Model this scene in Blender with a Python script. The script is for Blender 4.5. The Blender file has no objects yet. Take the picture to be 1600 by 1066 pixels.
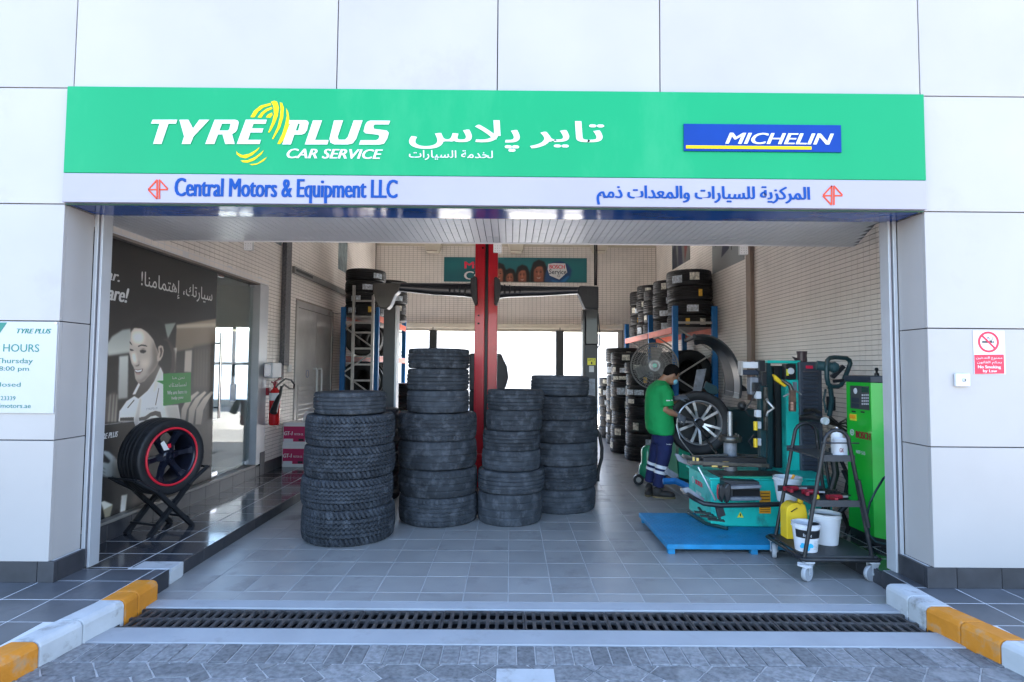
import bpy, math, random
import numpy as np
from mathutils import Vector, Matrix
random.seed(7); rng = np.random.RandomState(5)
R = math.radians
scene = bpy.context.scene
col = scene.collection

# ------------------------------------------------------------------ camera, sky, sun, exposure
FOC, CAMH = 885.0, 1.53
PITCH, ROLL, YAW = math.atan(43/885.0), 0.0078, math.atan(-3/885.0)
def cam_axes():
    f, r, u = Vector((0,1,0)), Vector((1,0,0)), Vector((0,0,1))
    cy, sy = math.cos(YAW), math.sin(YAW)
    fy = f*cy - r*sy; ry = r*cy + f*sy
    fwd = fy*math.cos(PITCH) + u*math.sin(PITCH); up = u*math.cos(PITCH) - fy*math.sin(PITCH)
    c, s = math.cos(ROLL), math.sin(ROLL)
    return ry*c + up*s, up*c - ry*s, fwd
CR, CU, CF = cam_axes()
camd = bpy.data.cameras.new('camera'); cam = bpy.data.objects.new('camera', camd); col.objects.link(cam)
cam.matrix_world = Matrix(((CR.x,CU.x,-CF.x,0),(CR.y,CU.y,-CF.y,0),(CR.z,CU.z,-CF.z,CAMH),(0,0,0,1)))
camd.sensor_width = 36; camd.lens = 36*FOC/1600; camd.clip_end = 1500; camd.clip_start = 0.05
scene.camera = cam
SUN_EL, SUN_AZ = 42.0, 36.0          # azimuth measured from +Y towards +X
world = bpy.data.worlds.new('World'); scene.world = world; world.use_nodes = True
wn = world.node_tree; bg = wn.nodes['Background']
sky = wn.nodes.new('ShaderNodeTexSky'); sky.sky_type = 'NISHITA'; sky.sun_disc = False
sky.sun_elevation = R(SUN_EL); sky.sun_rotation = R(SUN_AZ); sky.air_density = 1.0; sky.dust_density = 1.6; sky.ozone_density = 1.6
wn.links.new(sky.outputs[0], bg.inputs[0]); bg.inputs[1].default_value = 0.14
sd = bpy.data.lights.new('sun', 'SUN'); sd.energy = 5.0; sd.angle = R(0.5); sd.color = (1, .96, .9)
sun = bpy.data.objects.new('sun', sd); col.objects.link(sun)
sv = Vector((math.sin(R(SUN_AZ))*math.cos(R(SUN_EL)), math.cos(R(SUN_AZ))*math.cos(R(SUN_EL)), math.sin(R(SUN_EL))))
sun.rotation_euler = sv.to_track_quat('Z', 'Y').to_euler()
scene.view_settings.view_transform = 'Standard'; scene.view_settings.look = 'None'
scene.view_settings.gamma = 1; scene.view_settings.use_curve_mapping = False
scene.view_settings.exposure = 3.05
scene.render.engine = 'CYCLES'
scene.cycles.use_denoising = True
scene.cycles.max_bounces = 14; scene.cycles.diffuse_bounces = 10; scene.cycles.caustics_reflective = False
scene.cycles.sample_clamp_indirect = 6

def at(u, v, Y):                      # point at distance Y seen at photo position (u, v): measuring aid
    d = CF + CR*((u-800)/FOC) + CU*((533-v)/FOC); t = Y/d.y
    return Vector((0,0,CAMH)) + d*t
def atX(u, v, X):
    d = CF + CR*((u-800)/FOC) + CU*((533-v)/FOC); t = X/d.x
    return Vector((0,0,CAMH)) + d*t

# ------------------------------------------------------------------ materials
MATS = {}
def mat(name, c, rough=.5, metal=0, var=.12, vs=6, bump=0, bs=40, dirt=None, dscale=3, damt=.5, coat=0, spec=.5, trans=0, ior=1.45, alpha=1, rnd=0, emis=None, stretch=None):
    if name in MATS: return MATS[name]
    m = bpy.data.materials.new(name); MATS[name] = m; m.use_nodes = True
    nt = m.node_tree; N = nt.nodes; L = nt.links; b = N['Principled BSDF']
    b.inputs['Roughness'].default_value = rough; b.inputs['Metallic'].default_value = metal
    b.inputs['Coat Weight'].default_value = coat; b.inputs['Coat Roughness'].default_value = .05
    b.inputs['Specular IOR Level'].default_value = spec
    b.inputs['Transmission Weight'].default_value = trans; b.inputs['IOR'].default_value = ior; b.inputs['Alpha'].default_value = alpha
    tc = N.new('ShaderNodeTexCoord'); vec = tc.outputs['Object']
    oi = N.new('ShaderNodeObjectInfo')
    ad = N.new('ShaderNodeVectorMath'); ad.operation = 'ADD'; ml = N.new('ShaderNodeVectorMath'); ml.operation = 'SCALE'
    cmb = N.new('ShaderNodeCombineXYZ')
    for i in range(3): L.new(oi.outputs['Random'], cmb.inputs[i])
    L.new(cmb.outputs[0], ml.inputs[0]); ml.inputs['Scale'].default_value = 37.0
    L.new(vec, ad.inputs[0]); L.new(ml.outputs[0], ad.inputs[1]); vec = ad.outputs[0]
    if stretch:
        mp = N.new('ShaderNodeMapping'); mp.inputs['Scale'].default_value = stretch; L.new(vec, mp.inputs[0]); vec = mp.outputs[0]
    n1 = N.new('ShaderNodeTexNoise'); n1.inputs['Scale'].default_value = vs; n1.inputs['Detail'].default_value = 6; L.new(vec, n1.inputs['Vector'])
    mx = N.new('ShaderNodeMix'); mx.data_type = 'RGBA'
    lo = [max(0, x*(1-var)) for x in c]; hi = [min(1, x*(1+var)) for x in c]
    mx.inputs[6].default_value = (*lo, 1); mx.inputs[7].default_value = (*hi, 1)
    cr = N.new('ShaderNodeMapRange'); cr.inputs[1].default_value = .3; cr.inputs[2].default_value = .7
    L.new(n1.outputs['Fac'], cr.inputs[0]); L.new(cr.outputs[0], mx.inputs[0])
    out = mx.outputs[2]
    if rnd:
        hs = N.new('ShaderNodeHueSaturation'); mr = N.new('ShaderNodeMapRange'); mr.inputs[3].default_value = 1-rnd; mr.inputs[4].default_value = 1+rnd
        L.new(oi.outputs['Random'], mr.inputs[0]); L.new(mr.outputs[0], hs.inputs['Value']); L.new(out, hs.inputs['Color']); out = hs.outputs[0]
    if dirt:
        n2 = N.new('ShaderNodeTexNoise'); n2.inputs['Scale'].default_value = dscale; n2.inputs['Detail'].default_value = 9; n2.inputs['Roughness'].default_value = .65
        L.new(vec, n2.inputs['Vector'])
        r2 = N.new('ShaderNodeMapRange'); r2.inputs[1].default_value = 1-damt; r2.inputs[2].default_value = min(1.2, 1-damt+.18); L.new(n2.outputs['Fac'], r2.inputs[0])
        m2 = N.new('ShaderNodeMix'); m2.data_type = 'RGBA'; L.new(r2.outputs[0], m2.inputs[0]); L.new(out, m2.inputs[6]); m2.inputs[7].default_value = (*dirt, 1)
        out = m2.outputs[2]
        r3 = N.new('ShaderNodeMapRange'); r3.inputs[3].default_value = rough; r3.inputs[4].default_value = min(1, rough+.3); L.new(r2.outputs[0], r3.inputs[0]); L.new(r3.outputs[0], b.inputs['Roughness'])
    L.new(out, b.inputs['Base Color'])
    if emis: b.inputs['Emission Color'].default_value = (*emis[0], 1); b.inputs['Emission Strength'].default_value = emis[1]
    if bump:
        n3 = N.new('ShaderNodeTexNoise'); n3.inputs['Scale'].default_value = bs; n3.inputs['Detail'].default_value = 5; L.new(vec, n3.inputs['Vector'])
        bp = N.new('ShaderNodeBump'); bp.inputs['Strength'].default_value = bump; bp.inputs['Distance'].default_value = .01
        L.new(n3.outputs['Fac'], bp.inputs['Height']); L.new(bp.outputs[0], b.inputs['Normal'])
    return m

M_panel = mat('white_cladding', (.385,.362,.350), .38, var=.06, vs=1.1, dirt=(.34,.315,.303), dscale=.9, damt=.42, rnd=.012, bump=.02, bs=2)
M_joint = mat('joint_dark', (.03,.03,.035), .9)
M_green = mat('sign_green', (.008,.285,.115), .3, var=.05, vs=1.2, dirt=(.03,.32,.145), dscale=1.2, damt=.46, stretch=(1,1,.35), spec=0.2)
M_strip = mat('sign_lilac', (.345,.325,.395), .35, var=.03, vs=2, spec=0.25)
M_white = mat('white_paint', (.62,.62,.62), .55, var=.03)
M_yellow = mat('logo_yellow', (.72,.50,.006), .4, var=.03, spec=0.15)
M_bluelet = mat('letter_blue', (.008,.060,.27), .4, var=.05, spec=0.12)
M_orange = mat('emblem_orange', (.55,.07,.035), .4, var=.05, spec=0.15)
M_mblue = mat('badge_blue', (.005,.040,.24), .35, var=.05, spec=0.15)
M_soffblue = mat('blue_soffit', (.012,.075,.30), .10, var=.25, vs=5, bump=.12, bs=9, stretch=(.4,1,1))
M_grout = mat('wall_grout', (.27,.235,.21), .9)
M_wtile = mat('wall_tile', (.79,.735,.685), .38, var=.07, vs=1.6, rnd=.02, dirt=(.68,.64,.60), dscale=1.1, damt=.47)
M_stile = mat('soffit_tile', (.68,.68,.69), .4, var=.06, vs=2)
M_sgrout = mat('soffit_grout', (.2,.2,.21), .9)
M_ftile = mat('floor_tile', (.27,.265,.26), .34, var=.09, vs=3, rnd=.05, dirt=(.185,.18,.175), dscale=1.7, damt=.45, bump=.06, bs=60)
M_fgrout = mat('floor_grout', (.40,.40,.40), .9)
M_dtile = mat('dark_tile', (.045,.047,.055), .14, var=.2, vs=4, rnd=.1, coat=.3, dirt=(.06,.06,.065), dscale=3, damt=.4)
M_dpave = mat('dark_paving', (.075,.08,.09), .30, var=.2, vs=4, rnd=.08, dirt=(.11,.11,.12), dscale=3, damt=.45)
M_dskirt = mat('skirting_tile', (.035,.035,.04), .4, var=.25, vs=9, rnd=.1)
M_dgrout = mat('pale_grout', (.55,.55,.55), .9)
M_conc = mat('smooth_concrete', (.31,.32,.335), .8, var=.08, vs=3, dirt=(.26,.26,.26), dscale=5, damt=.42, bump=.1, bs=50)
M_paver = mat('paver_stone', (.175,.175,.18), .9, var=.35, vs=40, rnd=.22, dirt=(.28,.28,.28), dscale=4, damt=.46, bump=.5, bs=220)
M_sand = mat('paver_joint', (.42,.41,.40), .95, var=.2, vs=20, bump=.3, bs=100)
M_kwhite = mat('kerb_white', (.42,.43,.44), .7, var=.10, vs=6, dirt=(.20,.19,.175), dscale=8, damt=.45, bump=.25, bs=30)
M_kyell = mat('kerb_yellow', (.52,.185,.012), .65, var=.12, vs=9, dirt=(.34,.23,.13), dscale=9, damt=.46, bump=.3, bs=35)
M_iron = mat('cast_iron', (.085,.08,.08), .6, .6, var=.35, vs=14, dirt=(.16,.13,.11), dscale=9, damt=.47, bump=.3, bs=60)
M_black = mat('black_plastic', (.014,.015,.018), .4)
M_blackm = mat('black_metal', (.018,.019,.022), .38, .2, var=.2, dirt=(.05,.045,.04), dscale=9, damt=.42)
M_dark = mat('void_dark', (.006,.006,.007), .9)
M_rail = mat('aluminium_rail', (.48,.49,.51), .4, .3, var=.04)
M_mauve = mat('rail_mauve', (.33,.26,.29), .5)
M_rubber = mat('worn_rubber', (.032,.036,.043), .75, var=.35, vs=9, rnd=.3, dirt=(.085,.09,.102), dscale=11, damt=.50, bump=.35, bs=140, spec=.35)
M_rubber_at = mat('blocky_rubber', (.028,.032,.040), .68, var=.3, vs=9, rnd=.15, dirt=(.070,.077,.09), dscale=12, damt=.49, bump=.3, bs=110, spec=.35)
M_new = mat('new_rubber', (.016,.016,.018), .5, var=.2, rnd=.3, spec=.4)
M_sticker = mat('sticker_paper', (.62,.60,.52), .6, var=.55, vs=26, rnd=.12)
M_stickb = mat('sticker_blue', (.5,.56,.62), .6, var=.5, vs=26)
M_sticky = mat('sticker_yellow', (.75,.45,.06), .6, var=.3, vs=20)
M_red = mat('red_enamel', (.60,.014,.03), .28, var=.1, vs=4, dirt=(.5,.09,.09), dscale=2.5, damt=.42, coat=.25)
M_beam = mat('charcoal_fairing', (.022,.024,.03), .3, var=.15, coat=.25)
M_beam2 = mat('charcoal_matt', (.03,.032,.036), .55, var=.15)
M_post = mat('grey_post', (.06,.062,.066), .5, var=.15, vs=5)
M_rackblue = mat('rack_blue', (.01,.13,.36), .45, var=.1, dirt=(.04,.12,.25), dscale=8, damt=.42)
M_rackor = mat('rack_orange', (.62,.12,.06), .5, var=.12, dirt=(.5,.2,.14), dscale=8, damt=.42)
M_steel = mat('galvanised', (.36,.35,.34), .42, .6, var=.15, vs=12)
M_alu = mat('aluminium', (.50,.50,.50), .35, .8, var=.1)
M_chrome = mat('polished_steel', (.7,.7,.72), .12, 1)
M_teal = mat('teal_enamel', (.015,.50,.42), .38, var=.12, vs=5, dirt=(.03,.20,.17), dscale=7, damt=.46, stretch=(1,1,.6))
M_dteal = mat('dark_teal', (.012,.045,.052), .42, var=.2, vs=5, dirt=(.05,.045,.035), dscale=6, damt=.42)
M_tgreen = mat('machine_green', (.02,.30,.18), .4, var=.1, dirt=(.05,.13,.09), dscale=7, damt=.42)
M_lgreen = mat('pale_green', (.16,.36,.20), .4, var=.08)
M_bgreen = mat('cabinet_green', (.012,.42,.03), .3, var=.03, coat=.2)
M_bgreen_lit = mat('cabinet_green_lit', (.05,.60,.08), .3, var=.03, coat=.2)  # lit copy of the cabinet green: light on the chamfer put into its colour
M_navy = mat('cabinet_navy', (.02,.03,.05), .4)
M_pblue = mat('platform_blue', (.010,.19,.38), .45, var=.18, vs=6, dirt=(.05,.15,.22), dscale=5, damt=.46, bump=.15, bs=80)
M_grease = mat('greasy_steel', (.10,.095,.085), .35, .7, var=.4, vs=14, dirt=(.03,.025,.02), dscale=8, damt=.5)
M_wornst = mat('worn_grey', (.22,.23,.26), .5, .3, var=.25, vs=12, dirt=(.10,.09,.08), dscale=9, damt=.44)
M_ylabel = mat('warning_orange', (.80,.32,.02), .5, var=.08)
M_ylab2 = mat('label_yellow', (.78,.72,.06), .5, var=.08)
M_whiteP = mat('white_plastic', (.62,.63,.66), .4, var=.06, dirt=(.42,.41,.38), dscale=8, damt=.40)
M_greyP = mat('grey_plastic', (.33,.34,.36), .5, var=.12, dirt=(.22,.21,.2), dscale=8, damt=.44)
M_jug = mat('yellow_jug', (.78,.52,.02), .4, var=.06)
M_redred = mat('tool_red', (.26,.012,.025), .4, var=.15)
M_exting = mat('extinguisher_red', (.52,.012,.014), .25, coat=.3)
M_carton = mat('carton_magenta', (.42,.02,.09), .55, var=.06)
M_cwhite = mat('carton_white', (.66,.64,.62), .6, var=.05)
M_door = mat('grey_door', (.44,.425,.41), .25, var=.06, coat=.15)
M_trunk = mat('grey_trunking', (.10,.10,.11), .6, var=.5, vs=40)
M_brown = mat('brown_trunking', (.25,.19,.155), .55, var=.1)
M_cream = mat('cream_box', (.60,.55,.45), .5, var=.05)
M_bannerx = mat('banner_teal', (.008,.16,.18), .45, var=.12, vs=1.5)
M_ceil = mat('ceiling_white', (.82,.81,.79), .9, var=.03)
M_wallout = mat('boundary_render', (.80,.77,.72), .9, var=.08, vs=1)
M_gndout = mat('outside_concrete', (.68,.66,.62), .9, var=.12, vs=1.5, bump=.1)
M_glass = mat('door_glass', (.86,.94,.92), .0, trans=.99, ior=1.25, var=0)
M_skin = mat('skin', (.30,.15,.09), .5, var=.08)
M_hair = mat('hair_black', (.007,.006,.006), .8, var=.3, vs=60, spec=.1, bump=.6, bs=90)
M_shirt = mat('shirt_green', (.006,.28,.075), .85, var=.12, vs=5, bump=.3, bs=12)
M_navyc = mat('trouser_navy', (.010,.016,.075), .85, var=.2, vs=7, bump=.3, bs=14)
M_reflect = mat('reflective_tape', (.66,.68,.72), .4)
M_glove = mat('grey_glove', (.10,.11,.13), .8)
M_mask = mat('mask_blue', (.22,.52,.66), .7)
M_shoe = mat('shoe_black', (.025,.022,.02), .7)
M_sole = mat('shoe_sole', (.16,.12,.06), .7)
M_alloy = mat('alloy_silver', (.50,.50,.52), .3, .75, var=.05)
M_darkrim = mat('rim_dark_blue', (.010,.012,.024), .28, .3, coat=.3)
M_rimred = mat('rim_red_line', (.60,.015,.035), .4)
M_bottle = mat('green_bottle', (.02,.26,.14), .25, var=.1, coat=.3)
M_sginfo = mat('sign_teal_text', (.008,.17,.13), .5)
M_nored = mat('prohibition_red', (.62,.02,.06), .45)
M_dispenser = mat('dispenser_dark', (.03,.035,.07), .25, coat=.3)

# ------------------------------------------------------------------ mesh helpers
BASE = {}
def tag(o, label=None, cat=None, group=None, kind=None):
    if label: o['label'] = label
    if cat: o['category'] = cat
    if group: o['group'] = group
    if kind: o['kind'] = kind
    return o
def thing(name, label, cat, loc=(0,0,0), group=None):
    o = bpy.data.objects.new(name, None); o.empty_display_size = .1; o.location = loc; col.objects.link(o)
    BASE[o.name] = Vector(loc); return tag(o, label, cat, group)
def struct(name, loc=(0,0,0)):
    o = bpy.data.objects.new(name, None); o.location = loc; col.objects.link(o); BASE[o.name] = Vector(loc); o['kind'] = 'structure'; return o
def addpart(name, me, parent):
    o = bpy.data.objects.new(name, me); col.objects.link(o)
    if parent is not None:
        o.parent = parent; BASE[o.name] = BASE.get(parent.name, Vector((0,0,0)))
    else: BASE[o.name] = Vector((0,0,0))
    return o
def copy_tree(o, parent=None):
    c = o.copy(); col.objects.link(c); BASE[c.name] = BASE.get(o.name, Vector()); c.parent = parent
    for ch in o.children: copy_tree(ch, c)
    return c

class MB:
    def __init__(s): s.v = []; s.f = []; s.m = []; s.cur = 0; s.mats = []
    def use(s, m):
        if m not in s.mats: s.mats.append(m)
        s.cur = s.mats.index(m); return s
    def add(s, vs, fs):
        n = len(s.v); s.v += [tuple(p) for p in vs]
        for f in fs: s.f.append(tuple(i+n for i in f)); s.m.append(s.cur)
        return s
    def box(s, x0, x1, y0, y1, z0, z1, bev=0):
        if bev:
            b = bev
            pts = [(x0+b,y0,z0+b),(x1-b,y0,z0+b),(x1-b,y0,z1-b),(x0+b,y0,z1-b), (x0+b,y1,z0+b),(x1-b,y1,z0+b),(x1-b,y1,z1-b),(x0+b,y1,z1-b),
                   (x0,y0+b,z0+b),(x0,y0+b,z1-b),(x0,y1-b,z1-b),(x0,y1-b,z0+b), (x1,y0+b,z0+b),(x1,y0+b,z1-b),(x1,y1-b,z1-b),(x1,y1-b,z0+b),
                   (x0+b,y0+b,z0),(x1-b,y0+b,z0),(x1-b,y1-b,z0),(x0+b,y1-b,z0), (x0+b,y0+b,z1),(x1-b,y0+b,z1),(x1-b,y1-b,z1),(x0+b,y1-b,z1)]
            fs = [(0,1,2,3),(5,4,7,6),(8,9,10,11),(12,15,14,13),(16,19,18,17),(20,21,22,23),
                  (0,3,9,8),(1,12,13,2),(4,11,10,7),(5,6,14,15),(0,16,17,1),(3,2,21,20),(4,5,18,19),(7,23,22,6),(8,11,19,16),(9,20,23,10),(12,17,18,15),(13,14,22,21),
                  (0,8,16),(1,17,12),(2,13,21),(3,20,9),(4,19,11),(5,15,18),(6,22,14),(7,10,23)]
            return s.add(pts, fs)
        pts = [(x0,y0,z0),(x1,y0,z0),(x1,y1,z0),(x0,y1,z0),(x0,y0,z1),(x1,y0,z1),(x1,y1,z1),(x0,y1,z1)]
        return s.add(pts, [(0,3,2,1),(4,5,6,7),(0,1,5,4),(1,2,6,5),(2,3,7,6),(3,0,4,7)])
    def bar(s, a, b, w, h, up=(0,0,1)):            # rectangular bar between two points
        a, b = Vector(a), Vector(b); d = (b-a).normalized(); up = Vector(up)
        if abs(d.dot(up)) > .98: up = Vector((0,1,0))
        r = d.cross(up).normalized(); u = r.cross(d)
        p = [a-r*w/2-u*h/2, a+r*w/2-u*h/2, a+r*w/2+u*h/2, a-r*w/2+u*h/2]; q = [x+(b-a) for x in p]
        return s.add(p+q, [(0,1,2,3),(7,6,5,4),(0,4,5,1),(1,5,6,2),(2,6,7,3),(3,7,4,0)])
    def tube(s, pts, r, n=10, closed=False, caps=True):
        pts = [Vector(p) for p in pts]; m = len(pts); rs = r if isinstance(r, (list,tuple)) else [r]*m
        rings = []; prev = None
        for i, p in enumerate(pts):
            if closed: t = (pts[(i+1)%m]-pts[i-1]).normalized()
            else: t = (pts[min(i+1,m-1)]-pts[max(i-1,0)]).normalized()
            if prev is None:
                a = Vector((0,0,1)) if abs(t.z) < .9 else Vector((1,0,0)); x = t.cross(a).normalized()
            else: x = (prev - t*prev.dot(t)).normalized()
            prev = x; y = t.cross(x); rings.append([p + (x*math.cos(2*math.pi*k/n)+y*math.sin(2*math.pi*k/n))*rs[i] for k in range(n)])
        vs = [q for rg in rings for q in rg]; fs = []
        for i in range(m if closed else m-1):
            j = (i+1) % m
            for k in range(n): fs.append((i*n+k, i*n+(k+1)%n, j*n+(k+1)%n, j*n+k))
        if caps and not closed: fs.append(tuple(range(n))[::-1]); fs.append(tuple((m-1)*n+k for k in range(n)))
        return s.add(vs, fs)
    def cyl(s, a, b, r, r2=None, n=20): return s.tube([a, b], [r, r if r2 is None else r2], n)
    def lathe(s, prof, c, ax=(0,0,1), n=28, closed=False):    # prof: (radius, height) along ax from c
        ax = Vector(ax).normalized(); a = Vector((0,0,1)) if abs(ax.z) < .9 else Vector((1,0,0)); x = ax.cross(a).normalized(); y = ax.cross(x); c = Vector(c)
        vs = [c + ax*h + (x*math.cos(2*math.pi*k/n)+y*math.sin(2*math.pi*k/n))*r for r, h in prof for k in range(n)]
        m = len(prof); fs = [(i*n+k, i*n+(k+1)%n, ((i+1)%m)*n+(k+1)%n, ((i+1)%m)*n+k) for i in range(m if closed else m-1) for k in range(n)]
        return s.add(vs, fs)
    def prism(s, pts, off):                        # polygon extruded by vector off
        off = Vector(off); n = len(pts); p = [Vector(q) for q in pts]; q = [a+off for a in p]
        return s.add(p+q, [tuple(range(n)), tuple(range(n, 2*n))[::-1]] + [(i, (i+1)%n+0, (i+1)%n+n, i+n) for i in range(n)])
    def plate(s, px, Y, th):                       # outline given as photo positions at distance Y, given real thickness
        return s.prism([at(u, v, Y) for u, v in px], (0, th, 0))
    def ring(s, c, ax, r0, r1, h, n=40): return s.lathe([(r0,0),(r1,0),(r1,h),(r0,h)], c, ax, n, True)
    def build(s, name, m=None, parent=None, smooth=False, kind=None, bevel=0):
        if m is not None and not s.mats: s.mats = [m]
        off = BASE.get(parent.name, Vector()) if parent is not None else Vector()
        me = bpy.data.meshes.new(name); me.from_pydata([(a-off.x, b-off.y, c-off.z) for a, b, c in s.v], [], s.f)
        for x in s.mats: me.materials.append(x)
        if len(s.mats) > 1: me.polygons.foreach_set('material_index', s.m)
        me.validate()
        bm_fix(me)
        if smooth:
            me.polygons.foreach_set('use_smooth', [True]*len(me.polygons))
            try: me.set_sharp_from_angle(angle=R(42))
            except Exception: pass
        o = addpart(name, me, parent)
        if kind: o['kind'] = kind
        if bevel:
            b = o.modifiers.new('bevel', 'BEVEL'); b.width = bevel; b.segments = 2; b.limit_method = 'ANGLE'
        return o
import bmesh
def bm_fix(me):
    bm = bmesh.new(); bm.from_mesh(me); bmesh.ops.recalc_face_normals(bm, faces=bm.faces); bm.to_mesh(me); bm.free()

def text_mesh(s, shear=0, offset=0, align_scale=1):
    c = bpy.data.curves.new('lettering', 'FONT'); c.body = s; c.size = 1; c.shear = shear; c.offset = offset; c.resolution_u = 3
    o = bpy.data.objects.new('tmp', c); col.objects.link(o); bpy.context.view_layer.update()
    me = bpy.data.meshes.new_from_object(o.evaluated_get(bpy.context.evaluated_depsgraph_get()))
    bpy.data.objects.remove(o); bpy.data.curves.remove(c)
    n = len(me.vertices); co = np.empty(n*3); me.vertices.foreach_get('co', co); co = co.reshape(-1, 3)
    faces = [tuple(p.vertices) for p in me.polygons]; bpy.data.meshes.remove(me)
    return co, faces
def lettering(s, o3, r3, u3, m, parent, shear=0, offset=0, depth=.003, name='lettering', strike=1, sw=None):
    sw = sw or Vector(u3).length*.045
    """fit the text's bounding box to the rectangle o3 (lower left), r3 (width vector), u3 (height vector)"""
    co, faces = text_mesh(s, shear, offset)
    mn, mxx = co.min(0), co.max(0); sp = np.maximum(mxx-mn, 1e-6)
    o3, r3, u3 = Vector(o3), Vector(r3), Vector(u3); nrm = r3.cross(u3).normalized()
    off = BASE.get(parent.name, Vector())
    P = []
    F = []
    n = len(co)
    for q in range(strike):
        base = len(P); rh = r3.normalized()*(sw*q); rr = r3*(1-sw*(strike-1)/r3.length)
        for k in (0, 1):
            for c in co: P.append(tuple(o3 + rh + rr*((c[0]-mn[0])/sp[0]) + u3*((c[1]-mn[1])/sp[1]) + nrm*(depth*k-.0003*q) - off))
        F += [tuple(i+n+base for i in f) for f in faces]
    ed = {}
    for f in faces:
        for i in range(len(f)):
            a, b = f[i], f[(i+1) % len(f)]; key = (min(a,b), max(a,b)); ed[key] = None if key in ed else (a, b)
    for q in range(strike): F += [(e[0]+2*n*q, e[1]+2*n*q, e[1]+n+2*n*q, e[0]+n+2*n*q) for e in ed.values() if e]
    me = bpy.data.meshes.new(name); me.from_pydata(P, [], F); me.materials.append(m); me.validate()
    return addpart(name, me, parent)
def let_front(s, u0, v0, u1, v1, Y, m, parent, **k):   # on a plane facing the camera
    a, b, c = at(u0, v1, Y), at(u1, v1, Y), at(u0, v0, Y)
    return lettering(s, a, (b.x-a.x, 0, 0), (0, 0, c.z-a.z), m, parent, **k)
def let_left(s, u0, v0a, v1a, u1, X, m, parent, **k):  # on the left wall plane; v at u0
    a, c, b = atX(u0, v1a, X), atX(u0, v0a, X), atX(u1, v1a, X)
    return lettering(s, a, (0, b.y-a.y, 0), (0, 0, c.z-a.z), m, parent, **k)
def ar(s): return s[::-1]

AF = {'ا':0xFE8D,'إ':0xFE87,'ب':0xFE8F,'ة':0xFE93,'ت':0xFE95,'ج':0xFE9D,'ح':0xFEA1,'خ':0xFEA5,'د':0xFEA9,'ذ':0xFEAB,'ر':0xFEAD,'ز':0xFEAF,'س':0xFEB1,'ع':0xFEC9,'ق':0xFED5,'ك':0xFED9,'ل':0xFEDD,'م':0xFEE1,'ن':0xFEE5,'ه':0xFEE9,'و':0xFEED,'ي':0xFEF1,'پ':0xFB56,'ﻻ':0xFEFB}
NOJ = set('اإةدذرزوﻻ')
def arabic(s):                        # joins the letters and puts them in reading order
    s = s.replace('لا', 'ﻻ'); out = []
    for i, ch in enumerate(s):
        if ch not in AF: out.append(ch); continue
        pj = i > 0 and s[i-1] in AF and s[i-1] not in NOJ
        nj = ch not in NOJ and i+1 < len(s) and s[i+1] in AF
        k = (3 if nj else 1) if pj else (2 if nj else 0)
        out.append(chr(AF[ch]+k))
    return ''.join(out[::-1])

# ------------------------------------------------------------------ painted pictures (posters, prints)
class Canvas:
    def __init__(s, w, h, bg): s.w, s.h = w, h; s.a = np.ones((h, w, 3))*np.array(bg); s.X, s.Y = np.meshgrid(np.arange(w)+.5, np.arange(h)+.5)
    def poly(s, pts, c, blur=0, op=1.0, grad=None):
        pts = np.array(pts, float); x0, x1 = int(max(0, pts[:,0].min()-3*blur-2)), int(min(s.w, pts[:,0].max()+3*blur+3)); y0, y1 = int(max(0, pts[:,1].min()-3*blur-2)), int(min(s.h, pts[:,1].max()+3*blur+3))
        if x1 <= x0 or y1 <= y0: return s
        X = s.X[y0:y1, x0:x1]; Y = s.Y[y0:y1, x0:x1]; ins = np.zeros(X.shape, bool); n = len(pts)
        for i in range(n):
            ax, ay = pts[i]; bx, by = pts[(i+1) % n]
            if ay == by: continue
            ins ^= ((ay > Y) != (by > Y)) & (X < (bx-ax)*(Y-ay)/(by-ay)+ax)
        m = ins.astype(float)
        if blur:
            k = max(1, int(blur))
            for _ in range(2):
                for axis in (0, 1):
                    c1 = np.cumsum(np.pad(m, [(k+1, k) if a == axis else (0, 0) for a in (0, 1)]), axis)
                    m = (np.take(c1, range(2*k+1, c1.shape[axis]), axis) - np.take(c1, range(0, c1.shape[axis]-2*k-1), axis))/(2*k+1)
        m = (m*op)[..., None]; cc = np.array(c, float)
        if grad is not None:
            t = ((Y-y0)/(y1-y0))[..., None]; cc = cc*(1-t) + np.array(grad)*t
        s.a[y0:y1, x0:x1] = s.a[y0:y1, x0:x1]*(1-m) + cc*m
        return s
    def ell(s, cx, cy, rx, ry, c, blur=0, op=1.0, rot=0, grad=None):
        t = np.linspace(0, 2*np.pi, 36, endpoint=False); x = rx*np.cos(t); y = ry*np.sin(t); cr, sr = math.cos(rot), math.sin(rot)
        return s.poly(np.stack([cx+x*cr-y*sr, cy+x*sr+y*cr], 1), c, blur, op, grad)
    def image(s, name):
        im = bpy.data.images.new(name, s.w, s.h); a = np.ones((s.h, s.w, 4), np.float32); a[..., :3] = np.clip(s.a + rng.normal(0, .006, (s.h, s.w, 1)), 0, 1)[::-1]
        im.pixels.foreach_set(a.ravel()); im.pack(); return im
def print_mat(name, im, rough=.4, coat=0):
    m = bpy.data.materials.new(name); m.use_nodes = True; N = m.node_tree.nodes; t = N.new('ShaderNodeTexImage'); t.image = im; t.extension = 'EXTEND'
    b = N['Principled BSDF']; m.node_tree.links.new(t.outputs[0], b.inputs[0]); b.inputs['Roughness'].default_value = rough; b.inputs['Coat Weight'].default_value = coat; b.inputs['Coat Roughness'].default_value = .03
    return m
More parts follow.
